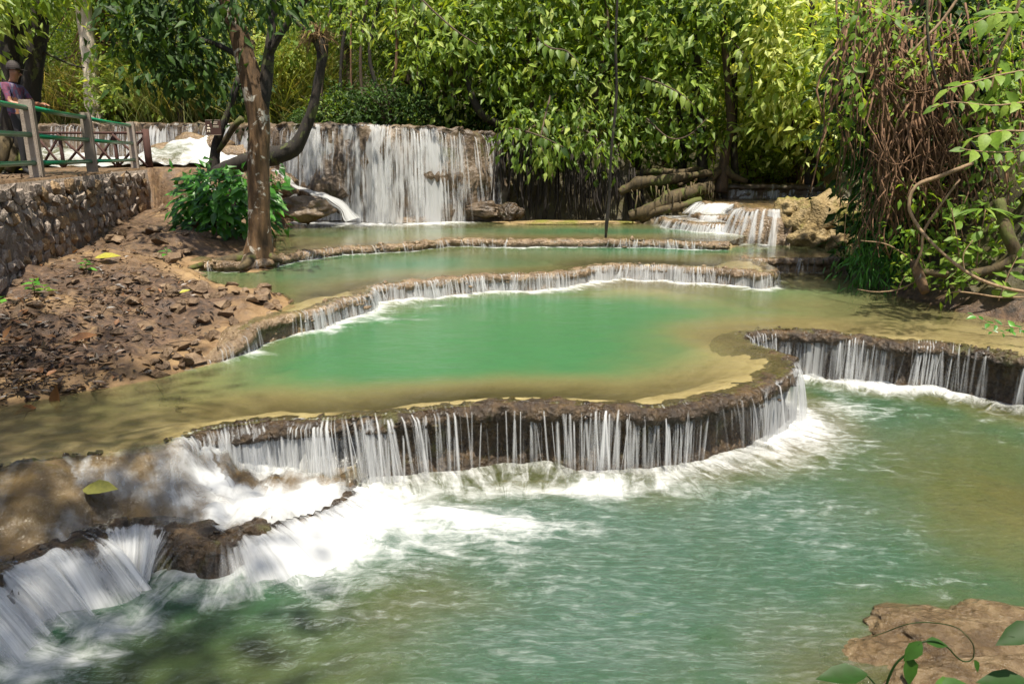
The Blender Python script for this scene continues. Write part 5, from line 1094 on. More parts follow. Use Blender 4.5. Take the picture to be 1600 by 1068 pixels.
vine('bank_plant', 'low leafy plant with a fan of leaves on the right bank', 'plant', (1490, 460, 9.3), [
    ([(1500, 420, 9.0, 1.5), (1495, 370, 9.0, 1.2), (1486, 325, 9.0, 1)], 9, .20, .1),
    ([(1510, 440, 8.9, 1.2), (1505, 400, 8.9, 1), (1520, 375, 8.9, .8)], 9, .17, .2),
    ([(1450, 430, 9.3, 1.2), (1440, 400, 9.3, 1), (1455, 385, 9.3, .7)], 8, .15, .2),
    ([(1400, 460, 9.6, 1.0), (1415, 430, 9.6, .8), (1440, 412, 9.6, .6)], 8, .14, .2),
    ([(1560, 470, 8.7, 1.2), (1575, 430, 8.7, 1), (1590, 400, 8.7, .7)], 9, .18, .2)], 'bright')
# fern fan
p = at_y(1540, 360, 8.9); T = thing('palm_fern', 'small pale fan of narrow fern leaves under the bent branch', 'fern', (p[0], p[1], gz(p[0], p[1])))
V, F = px_tube([(1525, 420, 9.0, 1.4), (1530, 380, 9.0, 1.1), (1540, 328, 8.9, .8)], 5, 0); sub('stem', mesh('stem', V, F), M['twig'], T)
for q in range(17):
    a = -1.5 + q / 16 * 3.0; leaf_at(T, 'palm', at_y(1538 + 14 * math.sin(a), 326, 8.9), (math.sin(a) * 1.1, -.25, .25 * math.cos(a) - .25), (0, -.5, .9), r2.uniform(.24, .32))
for lb, x0, y0 in [('upright pale fern at the water edge of the right bank', 1512, 395), ('mossy green fern spilling over the stepped rock', 1345, 372)]:
    p = at_y(x0, y0 + 40, 9.0 if x0 > 1400 else 11.2); T = thing('fern', lb, 'fern', (p[0], p[1], p[2]))
    for q in range(6):
        a = r2.uniform(-1, 1); d = np.array([math.sin(a), -.4, .9]); pth = [p + d * .08 * k + np.array([0, 0, -.012 * k * k]) for k in range(6)]
        V, F = tube(np.array(pth), np.linspace(.006, .002, 6), 5); sub('stem', mesh('stem', V, F), M['twig'], T)
        for k in range(2, 6):
            for s_ in (-1, 1): leaf_at(T, 'palm' if x0 > 1400 else 'bush', pth[k], (s_ * .8, -.3, -.2), (0, -.4, .9), .17 - .015 * k)

# bent mossy branch, stub, long bare vines
for nm, lb, cat_, pts, mt in [
    ('bent_branch', 'thick mossy branch bent like an elbow over the right bank', 'branch', [(1560, 312, 9.0, 9), (1566, 345, 8.9, 8.5), (1578, 375, 8.8, 9), (1586, 395, 8.8, 9), (1572, 412, 8.8, 8), (1540, 424, 8.9, 7.5), (1500, 428, 9.0, 7), (1460, 427, 9.1, 6), (1440, 424, 9.2, 5)], 'bark_moss'),
    ('broken_stub', 'short broken brown stub pointing down to the water', 'branch', [(1428, 408, 9.3, 6), (1434, 425, 9.2, 8), (1440, 442, 9.1, 8.5), (1446, 456, 9.0, 7)], 'bark_lichen'),
    ('liana', 'long pale vine looping down across the right bank', 'liana', [(1520, 255, 9.0, 3), (1470, 275, 9.0, 3), (1432, 290, 9.0, 3), (1420, 320, 9.0, 3), (1432, 350, 8.9, 3), (1455, 378, 8.7, 2.5), (1490, 410, 8.5, 2.5), (1530, 436, 8.3, 2.5), (1580, 452, 8.1, 2.5), (1640, 460, 8.0, 2.5)], 'twig'),
    ('liana', 'thin pale vine dropping to the broken stub', 'liana', [(1500, 280, 9.1, 1.5), (1470, 320, 9.1, 1.8), (1444, 360, 9.1, 2), (1440, 390, 9.1, 2), (1428, 420, 9.1, 1.8)], 'twig'),
    ('liana', 'dark vine swinging in an arc at the upper right', 'liana', [(1448, -30, 8.8, 1.8), (1450, 60, 8.7, 1.8), (1462, 120, 8.6, 1.8), (1490, 180, 8.5, 1.8), (1520, 225, 8.5, 1.6), (1546, 250, 8.5, 1.5), (1580, 236, 8.4, 1.2), (1620, 215, 8.4, 1)], 'bark_dark'),
    ('liana', 'pale slanting stick hanging high in the hanging roots', 'liana', [(1502, -10, 9.2, 2), (1470, 35, 9.2, 2), (1440, 65, 9.2, 2), (1422, 85, 9.2, 1.5)], 'twig'),
    ('bare_twig', 'bare twig arching over the water from the right bank', 'twig', [(1430, 412, 9.4, 1.2), (1405, 392, 9.5, 1.2), (1380, 380, 9.6, 1.1), (1345, 376, 9.8, 1)], 'twig'),
    ('bare_twig', 'bare twig lying along the foot of the right bank', 'twig', [(1600, 464, 8.6, 1.2), (1560, 464, 8.7, 1.4), (1520, 458, 8.8, 1.4), (1490, 456, 8.9, 1.2), (1462, 466, 9.0, 1)], 'twig'),
    ('bare_twig', 'thin twig dipping into the water left of the stub', 'twig', [(1430, 440, 9.4, .9), (1405, 452, 9.5, 1), (1370, 456, 9.6, 1), (1340, 452, 9.8, .7)], 'twig')]:
    V, F = px_tube(pts, 8, .18, step=.06); tag(obj(nm, mesh(nm, V, F), M[mt]), lb, cat_)
vine('water_sprig', 'green sprig drooping onto the shallow water at the right edge', 'plant', (1600, 505, 8.0), [
    ([(1640, 525, 7.6, 1.2), (1590, 512, 7.6, 1), (1545, 505, 7.6, .8), (1518, 490, 7.7, .6)], 16, .10, .1), ([(1600, 515, 7.6, .8), (1560, 520, 7.5, .6), (1535, 512, 7.5, .5)], 8, .09, .1)], 'bush')
# large leaved sprays over the dark bank in the middle
for lb, pts, n, sz in [('large leaved spray drooping over the dark bank end of the dam', [(790, 200, 17.6, 2), (820, 205, 17.0, 1.6), (850, 215, 16.6, 1.2), (880, 230, 16.4, .8)], 20, .30),
                       ('large leaved spray hanging near the black liana', [(860, 150, 17.4, 1.6), (850, 190, 16.9, 1.3), (845, 225, 16.6, 1), (860, 260, 16.5, .6)], 18, .28),
                       ('pale large leaved spray left of the slim trunks', [(1000, 120, 17.2, 1.6), (1030, 130, 16.8, 1.4), (1060, 145, 16.5, 1.1), (1085, 165, 16.4, .7)], 20, .30),
                       ('large leaved twig crossing in front of the mossy roots', [(1010, 185, 17, 1.4), (1045, 215, 16.6, 1.2), (1075, 212, 16.5, 1), (1105, 185, 16.5, .7)], 14, .28),
                       ('large leaved spray high in the middle of the trees', [(840, 60, 17.2, 1.6), (860, 75, 16.8, 1.3), (885, 80, 16.6, 1), (905, 100, 16.5, .7)], 18, .30),
                       ('pale leaved twig reaching over the main falls', [(640, -20, 16.6, 1.6), (680, 20, 16.2, 1.4), (715, 50, 16.0, 1.2), (745, 70, 15.9, .8)], 16, .25),
                       ('large leaved spray beside the thin straight trunk', [(1140, 60, 17, 1.4), (1165, 90, 16.6, 1.2), (1175, 130, 16.4, 1), (1170, 170, 16.3, .7)], 18, .28)]:
    p = at_y(pts[0][0], pts[0][1], pts[0][2]); T = thing('leafy_spray', lb, 'branch', p)
    spray(T, 'broad', pts, n, sz, .7, twig='bark')

# ------------------------------------------------------------------ added unseen tree behind the viewpoint, crown shaped to shade the near water
T = thing('added_shade_tree', 'unseen tree added behind the viewpoint to shade the near pool', 'tree', (-6.5, -3.0, 0))
V, F = join([tube([(-6.5, -3, -.5), (-6.3, -2.8, 2), (-5.6, -2.2, 4.5), (-4.2, -1.2, 6.6)], [.4, .32, .27, .2], 14, .15, 2, 3, .2), tube([(-4.2, -1.2, 6.6), (-2.8, -.4, 7.4), (-1.6, .6, 7.8)], [.2, .12, .05], 8, .1, 0, 3, .3), tube([(-5, -1.8, 5.6), (-5.4, 1.5, 7.0), (-6, 4, 7.6)], [.18, .13, .05], 8, .1, 0, 3, .3), tube([(-4.2, -1.2, 6.6), (-3.4, 1.8, 7.6), (-3, 3.4, 8)], [.17, .12, .05], 8, .1, 0, 3, .3)])
sub('trunk', mesh('trunk', V, F), M['bark'], T)
C = []
while len(C) < 380:
    x, y = r2.uniform(-8.5, -.9), r2.uniform(-1.2, 5.0)
    lim = 2.3 if x > -1.5 else 2.4 + 2.2 * min(1, (-1.5 - x) / 3)
    if y > lim + .8 * float(vnoise(np.array(x * .7), np.array(3.0))): continue
    if x < -3.5 and vnoise(np.array(x * .8 + 9), np.array(y * .8)) < -.2: continue
    C.append((x, y, 7.6 + r2.normal(0, .7) + .25 * math.sin(x)))
sub('crown', leaf_mesh('crown', *clusters(np.array(C), 26, .42, .22, .09, .35, .5, r=r2)), M['leaf'], T, 'stuff')

# ------------------------------------------------------------------ dry stone wall under the walkway
def hull(n, r, sq=.75):
    p = unit(r.normal(0, 1, (n, 3))); p = np.sign(p) * np.abs(p) ** sq; p *= r.uniform(.85, 1.1, (n, 1))
    bm = bmesh.new()
    for v in p: bm.verts.new(v)
    bmesh.ops.convex_hull(bm, input=bm.verts[:])
    for v in [v for v in bm.verts if not v.link_faces]: bm.verts.remove(v)
    me = bpy.data.meshes.new('stone'); bm.to_mesh(me); bm.free(); return me
STONES = [hull(16, r2) for _ in range(9)]
for q, me in enumerate(STONES): me.materials.append(M['stone' if q % 4 else 'stone_warm'])
STONES[4].materials[0] = M['stone']
wa = np.array([-.287, .958, 0]); wn = np.array([.958, .287, 0])
wall = thing('stone_wall', 'rough grey brown stone retaining wall under the walkway', 'wall', (wall_x(10), 10, .6))
Vc = []
yy_ = np.linspace(4, 18.2, 60)
for y in yy_:
    p = np.array([wall_x(y), y, 0]); zb = min(gz(p[0] + .35, y), 1.3) - .2
    for o, z in ((.02, zb), (.05, (zb + 2.1) / 2), (.0, 2.07), (-.5, 2.085)): Vc.append(p + wn * (o + r2.normal(0, .01)) + [0, 0, z])
k = 4; a_, b_ = np.meshgrid(np.arange(59), np.arange(3), indexing='ij')
sub('mortar', mesh('mortar', np.array(Vc), np.stack([a_ * k + b_, (a_ + 1) * k + b_, (a_ + 1) * k + b_ + 1, a_ * k + b_ + 1], -1).reshape(-1, 4)), M['mortar'], wall)
cnt = 0
L_w = (18.0 - 7.9) / .958
z_top = 2.03; row = 0; z = z_top
while z > .45:
    hgt = r2.uniform(.14, .20); t = r2.uniform(0, .2)
    while t < L_w:
        wd = r2.uniform(.14, .30) * (1.0 if t < 3.4 else 1.3 if t < 6 else 1.7); y = 7.9 + t * .958; p = np.array([wall_x(y), y, 0.])
        if z - hgt > gz(p[0] + .4, y) - .12 and cnt < 345:
            me = STONES[int(r2.integers(9))]; o = obj('stone', me, None, wall)
            o.rotation_euler = (r2.normal(0, .12), r2.normal(0, .2), math.atan2(wa[1], wa[0]) + r2.normal(0, .06))
            o.scale = (wd * .54, r2.uniform(.045, .07), hgt * r2.uniform(.50, .66))
            o.location = Vector(p + wa * 0 + wn * r2.uniform(.0, .05) + [0, 0, z - hgt / 2 + r2.normal(0, .03)]) - Vector(wall.location); cnt += 1
        t += wd * .93
    z -= hgt * .93; row += 1

# ------------------------------------------------------------------ green pipe railing with concrete posts
rail = thing('railing', 'concrete post railing with three green pipes along the walkway', 'railing', (wall_x(12) - .45, 12, 2.1))
def rail_x(y): return wall_x(y) - .32
py_ = [5.0, 8.0, 11.0, 14.2, 18.3]
hts = (.97, .58, .20)
for q, y in enumerate(py_):
    bm = bmesh.new(); bmesh.ops.create_cube(bm, size=1)
    for v in bm.verts:
        v.co.x *= .17; v.co.y *= .15; v.co.z = (v.co.z + .5) * 1.22 - .15
    bmesh.ops.bevel(bm, geom=bm.edges[:], offset=.012, segments=2, affect='EDGES')
    me = bpy.data.meshes.new('post'); bm.to_mesh(me); bm.free()
    o = obj('post', me, M['concrete'], rail); o.rotation_euler = (0, 0, .29)
    o.location = Vector((rail_x(y), y, 2.1)) - Vector(rail.location)
for q in range(len(py_) - 1):
    for h in hts:
        a_, b_ = np.array([rail_x(py_[q]), py_[q], 2.1 + h]), np.array([rail_x(py_[q + 1]), py_[q + 1], 2.1 + h + r2.normal(0, .01)])
        V, F = tube([a_, (a_ + b_) / 2 + [0, 0, -.008], b_], [.036] * 3, 12); sub('rail', mesh('rail', V, F), M['green_paint'], rail)

# ------------------------------------------------------------------ dark wooden fence in front of the left falls
zf = lambda px: gz(at_y(px, 240, 18.6)[0], 18.6)
wf = thing('wooden_fence', 'dark red brown timber fence with crossed braces before the falls', 'fence', (at_y(150, 250, 18.6)[0], 18.6, 2.1))
bays = [-30, 20, 62, 97, 145, 182, 231]
def fb(a_, b_, r_, n=8, nm='brace', mt='wood_dark'):
    V, F = tube([a_, (np.array(a_) + b_) / 2, b_], [r_] * 3, n, .06); sub(nm, mesh(nm, V, F), M[mt], wf)
for q, px in enumerate(bays):
    c = at_y(px, 240, 18.6); big = px == 231
    fb(np.array([c[0], 18.6, 1.95]), np.array([c[0], 18.6, 3.02 if big else 2.93]), .085 if big else .045, 12 if big else 8, 'post')
    if q:
        c0 = at_y(bays[q - 1], 240, 18.6)
        fb(np.array([c0[0], 18.55, 2.93]), np.array([c[0], 18.55, 2.93]), .032, 8, 'top_rail')
        fb(np.array([c0[0], 18.62, 2.14]), np.array([c[0], 18.62, 2.9]), .03); fb(np.array([c0[0], 18.52, 2.9]), np.array([c[0], 18.52, 2.14]), .03)

# ------------------------------------------------------------------ sign on the lichen trunk
c = at_y(333.5, 199.5, 15.5); sg = thing('sign', 'small square brown sign with pale figure and lettering on the trunk', 'sign', c)
bm = bmesh.new(); bmesh.ops.create_cube(bm, size=1)
for v in bm.verts: v.co.x *= .31; v.co.y *= .03; v.co.z *= .30
bmesh.ops.bevel(bm, geom=bm.edges[:], offset=.006, segments=1, affect='EDGES')
me = bpy.data.meshes.new('board'); bm.to_mesh(me); bm.free(); obj('board', me, M['sign'], sg)
def flat(parts, nm):
    V, F = join([box((x, -.018, z), (w, .004, h)) for x, z, w, h in parts]); obj(nm, mesh(nm, V, F, False), M['sign_white'], sg)
flat([(.03, .105, .14, .016), (.04, .075, .10, .016)], 'lettering'); flat([(.055, .035, .12, .012), (.055, .010, .12, .012)], 'lettering'); flat([(0, .143, .29, .005), (0, -.143, .29, .005)], 'border')
V, F = join([tube([(-.095, -.017, -.05), (-.095, -.017, .005)], [.026, .03], 10), tube([(-.095, -.017, .02), (-.095, -.017, .055)], [.02, .018], 10), tube([(-.11, -.017, -.05), (-.122, -.017, -.115)], [.013, .01], 6), tube([(-.082, -.017, -.05), (-.07, -.017, -.115)], [.013, .01], 6), tube([(-.095, -.017, 0), (-.05, -.017, -.03)], [.012, .009], 6)])
V[:, 1] = -.017 + (V[:, 1] + .017) * .12; obj('pictogram', mesh('pictogram', V, F), M['sign_white'], sg)
V, F = join([box((0, .03, -.02), (.06, .05, .22))]); obj('bracket', mesh('bracket', V, F, False), M['wood_dark'], sg)

# ------------------------------------------------------------------ person behind the railing
def person():
    Yp = 11.75; zg = 2.1
    foot = at_y(34, 262, Yp); ox, oy = foot[0] + .10, Yp
    J = {  # x right, y away, z up, relative to the feet; (radius x, radius y)
        'pelvis': ((-.03, 0, .95), .15, .12), 'waist': ((-.06, 0, 1.10), .135, .11), 'chest': ((-.06, -.01, 1.32), .17, .12), 'neckb': ((-.03, -.01, 1.46), .07, .07), 'neck': ((.0, -.01, 1.53), .055, .055), 'head': ((.03, -.01, 1.60), .08, .085), 'crown': ((.04, -.01, 1.71), .075, .08),
        'sl': ((-.05, -.19, 1.41), .06, .06), 'el': ((.03, -.25, 1.14), .045, .045), 'wl': ((.27, -.22, 1.10), .032, .03), 'hl': ((.33, -.21, 1.10), .035, .02),
        'sr': ((-.03, .18, 1.41), .06, .06), 'er': ((.09, .24, 1.16), .045, .045), 'wr': ((.30, .14, 1.14), .032, .03), 'hr': ((.36, .12, 1.14), .035, .02),
        'hpl': ((-.01, -.09, .90), .09, .09), 'kl': ((.03, -.10, .50), .06, .06), 'al': ((.0, -.10, .09), .042, .045), 'tl': ((.14, -.11, .035), .04, .03),
        'hpr': ((-.01, .09, .90), .09, .09), 'kr': ((-.02, .11, .50), .06, .06), 'ar': ((-.08, .12, .09), .042, .045), 'tr': ((.06, .13, .035), .04, .03)}
    E = [('pelvis', 'waist'), ('waist', 'chest'), ('chest', 'neckb'), ('neckb', 'neck'), ('neck', 'head'), ('head', 'crown'), ('chest', 'sl'), ('sl', 'el'), ('el', 'wl'), ('wl', 'hl'), ('chest', 'sr'), ('sr', 'er'), ('er', 'wr'), ('wr', 'hr'), ('pelvis', 'hpl'), ('hpl', 'kl'), ('kl', 'al'), ('al', 'tl'), ('pelvis', 'hpr'), ('hpr', 'kr'), ('kr', 'ar'), ('ar', 'tr')]
    for hnd, base in (('l', 'hl'), ('r', 'hr')):       # five fingers to each hand
        p = np.array(J[base][0])
        for k in range(5):
            dy = (-.026 + .013 * k) if k < 4 else -.03
            a_ = p + [.05 if k < 4 else .01, dy, -.005]; b_ = p + [(.085 - .006 * abs(k - 1.5)) if k < 4 else .045, dy * 1.1 - (.012 if k == 4 else 0), -.03]
            J[f'f{hnd}{k}a'] = (a_, .009, .009); J[f'f{hnd}{k}b'] = (b_, .007, .007); E += [(base, f'f{hnd}{k}a'), (f'f{hnd}{k}a', f'f{hnd}{k}b')]
    keys = list(J); me = bpy.data.meshes.new('body')
    me.from_pydata([tuple(J[k][0]) for k in keys], [(keys.index(a_), keys.index(b_)) for a_, b_ in E], [])
    tmp = bpy.data.objects.new('tmp', me); COL.objects.link(tmp)
    md = tmp.modifiers.new('skin', 'SKIN'); md.use_smooth_shade = True
    for k, v in zip(keys, me.skin_vertices[0].data): v.radius = J[k][1:]; v.use_root = k == 'pelvis'
    sm = tmp.modifiers.new('sub', 'SUBSURF'); sm.levels = 2; sm.render_levels = 2
    ev = tmp.evaluated_get(bpy.context.evaluated_depsgraph_get()); bme = bpy.data.meshes.new_from_object(ev)
    bpy.data.objects.remove(tmp); bme.name = 'body'; bme.materials.clear()
    for m_ in ('skin', 'shirt', 'trousers'): bme.materials.append(M[m_])
    for p in bme.polygons:
        c_ = p.center; p.material_index = 2 if c_.z < .97 else 0
        if .97 <= c_.z < 1.475 and not (c_.x > .02 and abs(c_.y) > .08 and c_.z < 1.24): p.material_index = 1
        p.use_smooth = True
    root = thing('person', 'person in a pink and blue patterned shirt leaning forward behind the railing', 'person', (ox, oy, zg))
    root.scale = (.93, .93, .93)
    obj('body', bme, None, root)
    bm = bmesh.new(); bmesh.ops.create_uvsphere(bm, u_segments=18, v_segments=12, radius=1)
    for v in bm.verts: v.co = Vector((v.co.x * .105 + .02, v.co.y * .1 - .01, max(v.co.z, -.25) * .12 + 1.695))
    brim = bmesh.ops.create_circle(bm, cap_ends=True, segments=16, radius=1)['verts']
    for v in brim: v.co = Vector((v.co.x * .09 + .14, v.co.y * .08 - .01, 1.68 - .03 * max(0, v.co.x)))
    hm = bpy.data.meshes.new('cap'); bm.to_mesh(hm); bm.free(); obj('cap', hm, M['hair'], root)
    fm = [tube([(.118, -.04, 1.615), (.122, -.04, 1.615)], [.012, .010], 8), tube([(.118, .02, 1.615), (.122, .02, 1.615)], [.012, .010], 8)]
    V, F = join(fm); obj('eye', mesh('eye', V, F), M['hair'], root)
    V, F = tube([(.10, -.01, 1.62), (.135, -.01, 1.585), (.11, -.01, 1.578)], [.010, .016, .012], 8); obj('nose', mesh('nose', V, F), M['skin'], root)
person()

# ------------------------------------------------------------------ rocks
def lumpy(c, s, seed, freq=1.8, amp=.28, sub_=4, flat_bottom=True, rz=0.0):
    bm = bmesh.new(); bmesh.ops.create_icosphere(bm, subdivisions=sub_, radius=1)
    V = np.array([v.co[:] for v in bm.verts]); F = np.array([[v.index for v in f.verts] for f in bm.faces]); bm.free()
    d = amp * fbm(V[:, 0] * freq + seed, V[:, 1] * freq, V[:, 2] * freq, 4) + amp * .35 * np.abs(vnoise(V[:, 0] * freq * 3.2 + seed, V[:, 1] * freq * 3.2, V[:, 2] * freq * 3.2))
    V = V * (1 + d)[:, None] * np.asarray(s); cz, sz_ = math.cos(rz), math.sin(rz)
    V = np.stack([V[:, 0] * cz - V[:, 1] * sz_, V[:, 0] * sz_ + V[:, 1] * cz, V[:, 2]], -1)
    return V + np.asarray(c), F
def boulder(lb, px, py, z, size, mat, seed, name='boulder', Yd=None, **k):
    c = on_z(px, py, z) if Yd is None else at_y(px, py, Yd)
    V, F = lumpy(c, size, seed, **k); tag(obj(name, mesh(name, V, F), M[mat]), lb, 'rock')
# mossy rock right of the stepped cascade
V, F = join([lumpy(at_y(px, py, Yd), s_, sd_, 2.0, .3, 4) for px, py, Yd, s_, sd_ in [(1250, 348, 14.1, (.42, .4, .42), 1), (1285, 345, 14.0, (.45, .4, .48), 2), (1320, 350, 13.9, (.4, .4, .42), 3), (1262, 372, 13.75, (.34, .3, .26), 4), (1305, 376, 13.65, (.34, .3, .24), 5), (1236, 330, 14.2, (.3, .3, .25), 6), (1335, 385, 13.5, (.2, .2, .16), 7), (1290, 322, 14.2, (.6, .35, .16), 8)]])
tag(obj('mossy_rock', mesh('mossy_rock', V, F), M['mossy']), 'big lumpy ochre rock with moss right of the stepped cascade', 'rock')
boulder('dark wet boulder in the lower left cascade', 322, 868, .05, (.19, .15, .14), 'ledge', 11)
boulder('small wet rock beside the boulder in the cascade', 400, 838, .10, (.15, .12, .10), 'ledge', 12)
boulder('rounded rock under the water slide left of the main falls', 480, 326, 1.05, (.60, .4, .26), 'dam', 13, Yd=15.8, amp=.4)
boulder('upper rock of the water slide beside the bush', 440, 290, 1.0, (.35, .35, .28), 'ledge_pale', 14, Yd=16.2)
boulder('flat wet rock at the foot of the water slide', 480, 344, .95, (.65, .3, .10), 'ledge_pale', 15)
boulder('dark low rock at the foot of the main falls', 580, 344, .95, (.26, .2, .10), 'ledge', 16)
boulder('flat pale rock at the foot of the main falls', 645, 346, .95, (.5, .25, .11), 'ledge_pale', 17)
boulder('round rock wetted by the right end of the main falls', 758, 328, 1.05, (.40, .2, .16), 'dam', 18, Yd=17.0, amp=.4)
boulder('brown rock beside the right end of the main falls', 798, 333, 1.0, (.26, .22, .20), 'ledge', 19, Yd=16.8)
boulder('low mossy shelf along the foot of the dark bank', 880, 349, .93, (1.6, .22, .06), 'mossy', 20)
for px, py, Yd, s_ in [(300, 222, 20.9, .4), (340, 226, 20.7, .45), (365, 240, 20.3, .4), (260, 238, 20.4, .4)]:
    V, F = lumpy(at_y(px, py, Yd), (s_, s_ * .8, s_ * .55), px, 1.8, .25, 3); tag(obj('boulder', mesh('boulder', V, F), M['ledge_pale']), f'wet rock in the white water behind the fence, {["nearest the sign", "leftmost"][0] if px == 340 else "under the small spout" if px == 300 else "beside the lichen trunk" if px == 365 else "close to the round fence post"}', 'rock')
# foreground travertine rock at the lower right
V, F = join([lumpy(on_z(1530, 1010, -.005), (.50, .26, .11), 31, 1.5, .22, 5, rz=-.35), lumpy(on_z(1400, 1035, -.04), (.34, .22, .07), 32, 1.6, .25, 5, rz=-.2), lumpy(on_z(1600, 985, -.005), (.36, .18, .11), 33, 1.5, .2, 5, rz=-.3), lumpy(on_z(1560, 1075, .0), (.5, .22, .12), 34, 1.6, .22, 5)])
tag(obj('travertine_rock', mesh('travertine_rock', V, F), M['tan_rock']), 'smooth tan travertine rock breaking the water at the lower right', 'rock')
# water slide beside the bush
sl = np.array([[*at_y(424, 266, 16.4), .9], [*at_y(440, 268, 16.3), .9]])
P = smooth_pl(np.array([[*at_y(428, 266, 16.3), .10], [*at_y(445, 276, 16.0), .10], [*at_y(462, 292, 15.8), .11], [*at_y(490, 302, 15.6), .16], [*at_y(520, 312, 15.5), .2], [*at_y(540, 328, 15.4), .24], [*at_y(552, 345, 15.3), .28]]), .06)
n = len(P); W_ = np.linspace(-1, 1, 7); V = []; D = []; FL = []
for q in range(n):
    t = P[min(q + 1, n - 1), :3] - P[max(q - 1, 0), :3]; sd_ = np.cross(t, [0, -.3, 1]); sd_ /= np.linalg.norm(sd_)
    for w_ in W_: V.append(P[q, :3] + sd_ * w_ * P[q, 3] * (1 + .2 * math.sin(q * .9 + w_)) + np.array([0, -.05, .03]) * (1 - w_ * w_)); D.append(.9 * (1 - .75 * abs(w_) ** 2)); FL.append((w_ * .6, q * .06, 0))
a_, b_ = np.meshgrid(np.arange(n - 1), np.arange(6), indexing='ij')
T = thing('water_slide', 'narrow white water slide curving over rocks beside the bush', 'waterfall', P[-1, :3])
sub('water_curtain', mesh('water_curtain', np.array(V), np.stack([a_ * 7 + b_, a_ * 7 + b_ + 1, (a_ + 1) * 7 + b_ + 1, (a_ + 1) * 7 + b_], -1).reshape(-1, 4), True, {'flow': np.array(FL), 'dens': np.array(D)}), M['fall_far'], T)

# loose rubble on the left bank
RUB = [hull(13, r2, .9) for _ in range(8)]
for me in RUB: me.materials.append(M['rubble'])
def rub(px, py, z, size, lb, group=None, flat_=.6):
    c = on_z(px, py, z); o = obj('rubble_rock', RUB[int(r2.integers(8))]); zz = gz(c[0], c[1])
    o.location = (c[0], c[1], zz + size * .22); o.scale = (size, size * r2.uniform(.6, .9), size * flat_ * r2.uniform(.7, 1.1)); o.rotation_euler = (r2.normal(0, .3), r2.normal(0, .3), r2.uniform(0, 6.28))
    tag(o, lb, 'rock', group)
for q in range(64):
    f = r2.random(); px = 215 + 235 * f + r2.normal(0, 10); py = 474 - 8 * f + r2.normal(0, 10 + 12 * (1 - f))
    rub(px, py, .80, r2.uniform(.04, .12), 'loose brown rock in the rubble spit by the pool edge', 'rubble rocks on the left bank')
for q in range(30): rub(r2.uniform(180, 330), r2.uniform(345, 410), .98, r2.uniform(.07, .2), 'reddish rock tumbled at the foot of the wall end', 'rocks at the wall end')
for q in range(34): rub(r2.uniform(0, 300), r2.uniform(430, 590), .66, r2.uniform(.03, .09), 'small stone scattered among the leaf litter', 'stones in the litter')
for q in range(26):
    f = r2.random(); rub(240 + 150 * f + r2.normal(0, 8), 585 - 68 * f + r2.normal(0, 6), .58, r2.uniform(.05, .12), 'dark wet stone along the rim left of the green pool', 'stones on the left rim', .5)
# leaf litter
n = 1900; x, y = [], []
while len(x) < n:
    px, py = r2.uniform(-40, 330), r2.uniform(410, 625)
    if inside(bankL, np.array([0.0]), np.array([0.0]))[0]: pass
    c = on_z(px, py, .65)
    dns = math.exp(-((px - 50) / 120) ** 2 - ((py - 575) / 50) ** 2) + .7 * math.exp(-((px - 180) / 110) ** 2 - ((py - 485) / 40) ** 2) + .12
    if r2.random() < dns and inside(bankL, np.array([c[0]]), np.array([c[1]]))[0]: x.append(c[0]); y.append(c[1])
P = np.array([[a_, b_, gz(a_, b_) + r2.uniform(.005, .035)] for a_, b_ in zip(x, y)])
D = r2.normal(0, 1, (n, 3)); D[:, 2] *= .25; Nn = r2.normal(0, .35, (n, 3)) + [0, 0, 1]; Ln = r2.uniform(.02, .10, n)
tw = []
for q in range(150):
    k_ = int(r2.integers(len(P))); c = P[k_]; a_ = r2.uniform(0, 6.28); l_ = r2.uniform(.05, .25); d_ = np.array([math.cos(a_), math.sin(a_), r2.normal(0, .1)]) * l_
    e_ = c + d_; e_[2] = gz(e_[0], e_[1]) + .02; tw.append(tube([c + [0, 0, .015], (c + e_) / 2 + [0, 0, .02], e_], [.005, .004, .002], 4))
V_, F_ = join(tw); obj('twig_litter', mesh('twig_litter', V_, F_), M['bark'], None, 'stuff')
o = obj('leaf_litter', leaf_mesh('leaf_litter', P, D, Nn, Ln, Ln * r2.uniform(.3, .5, n), np.clip(r2.normal(.18, .25, n), 0, 1), detail=1, curl=-.15, fold=.3), M['leaf_dry'], None, 'stuff')
for q in range(95):
    while True:
        px, py = r2.uniform(0, 300), r2.uniform(440, 618); c = on_z(px, py, .65)
        if inside(bankL, np.array([c[0]]), np.array([c[1]]))[0] and r2.random() < .15 + math.exp(-((px - 60) / 110) ** 2 - ((py - 570) / 50) ** 2): break
    o = leaf_at(None, 'dry', (c[0], c[1], gz(c[0], c[1]) + .03), (r2.normal(), r2.normal(), r2.normal(0, .25)), (r2.normal(0, .35), -.2, 1), r2.uniform(.06, .15), name='fallen_leaf')
    tag(o, 'dry brown leaf lying in the litter on the left bank', 'leaf', 'dry leaves on the left bank')
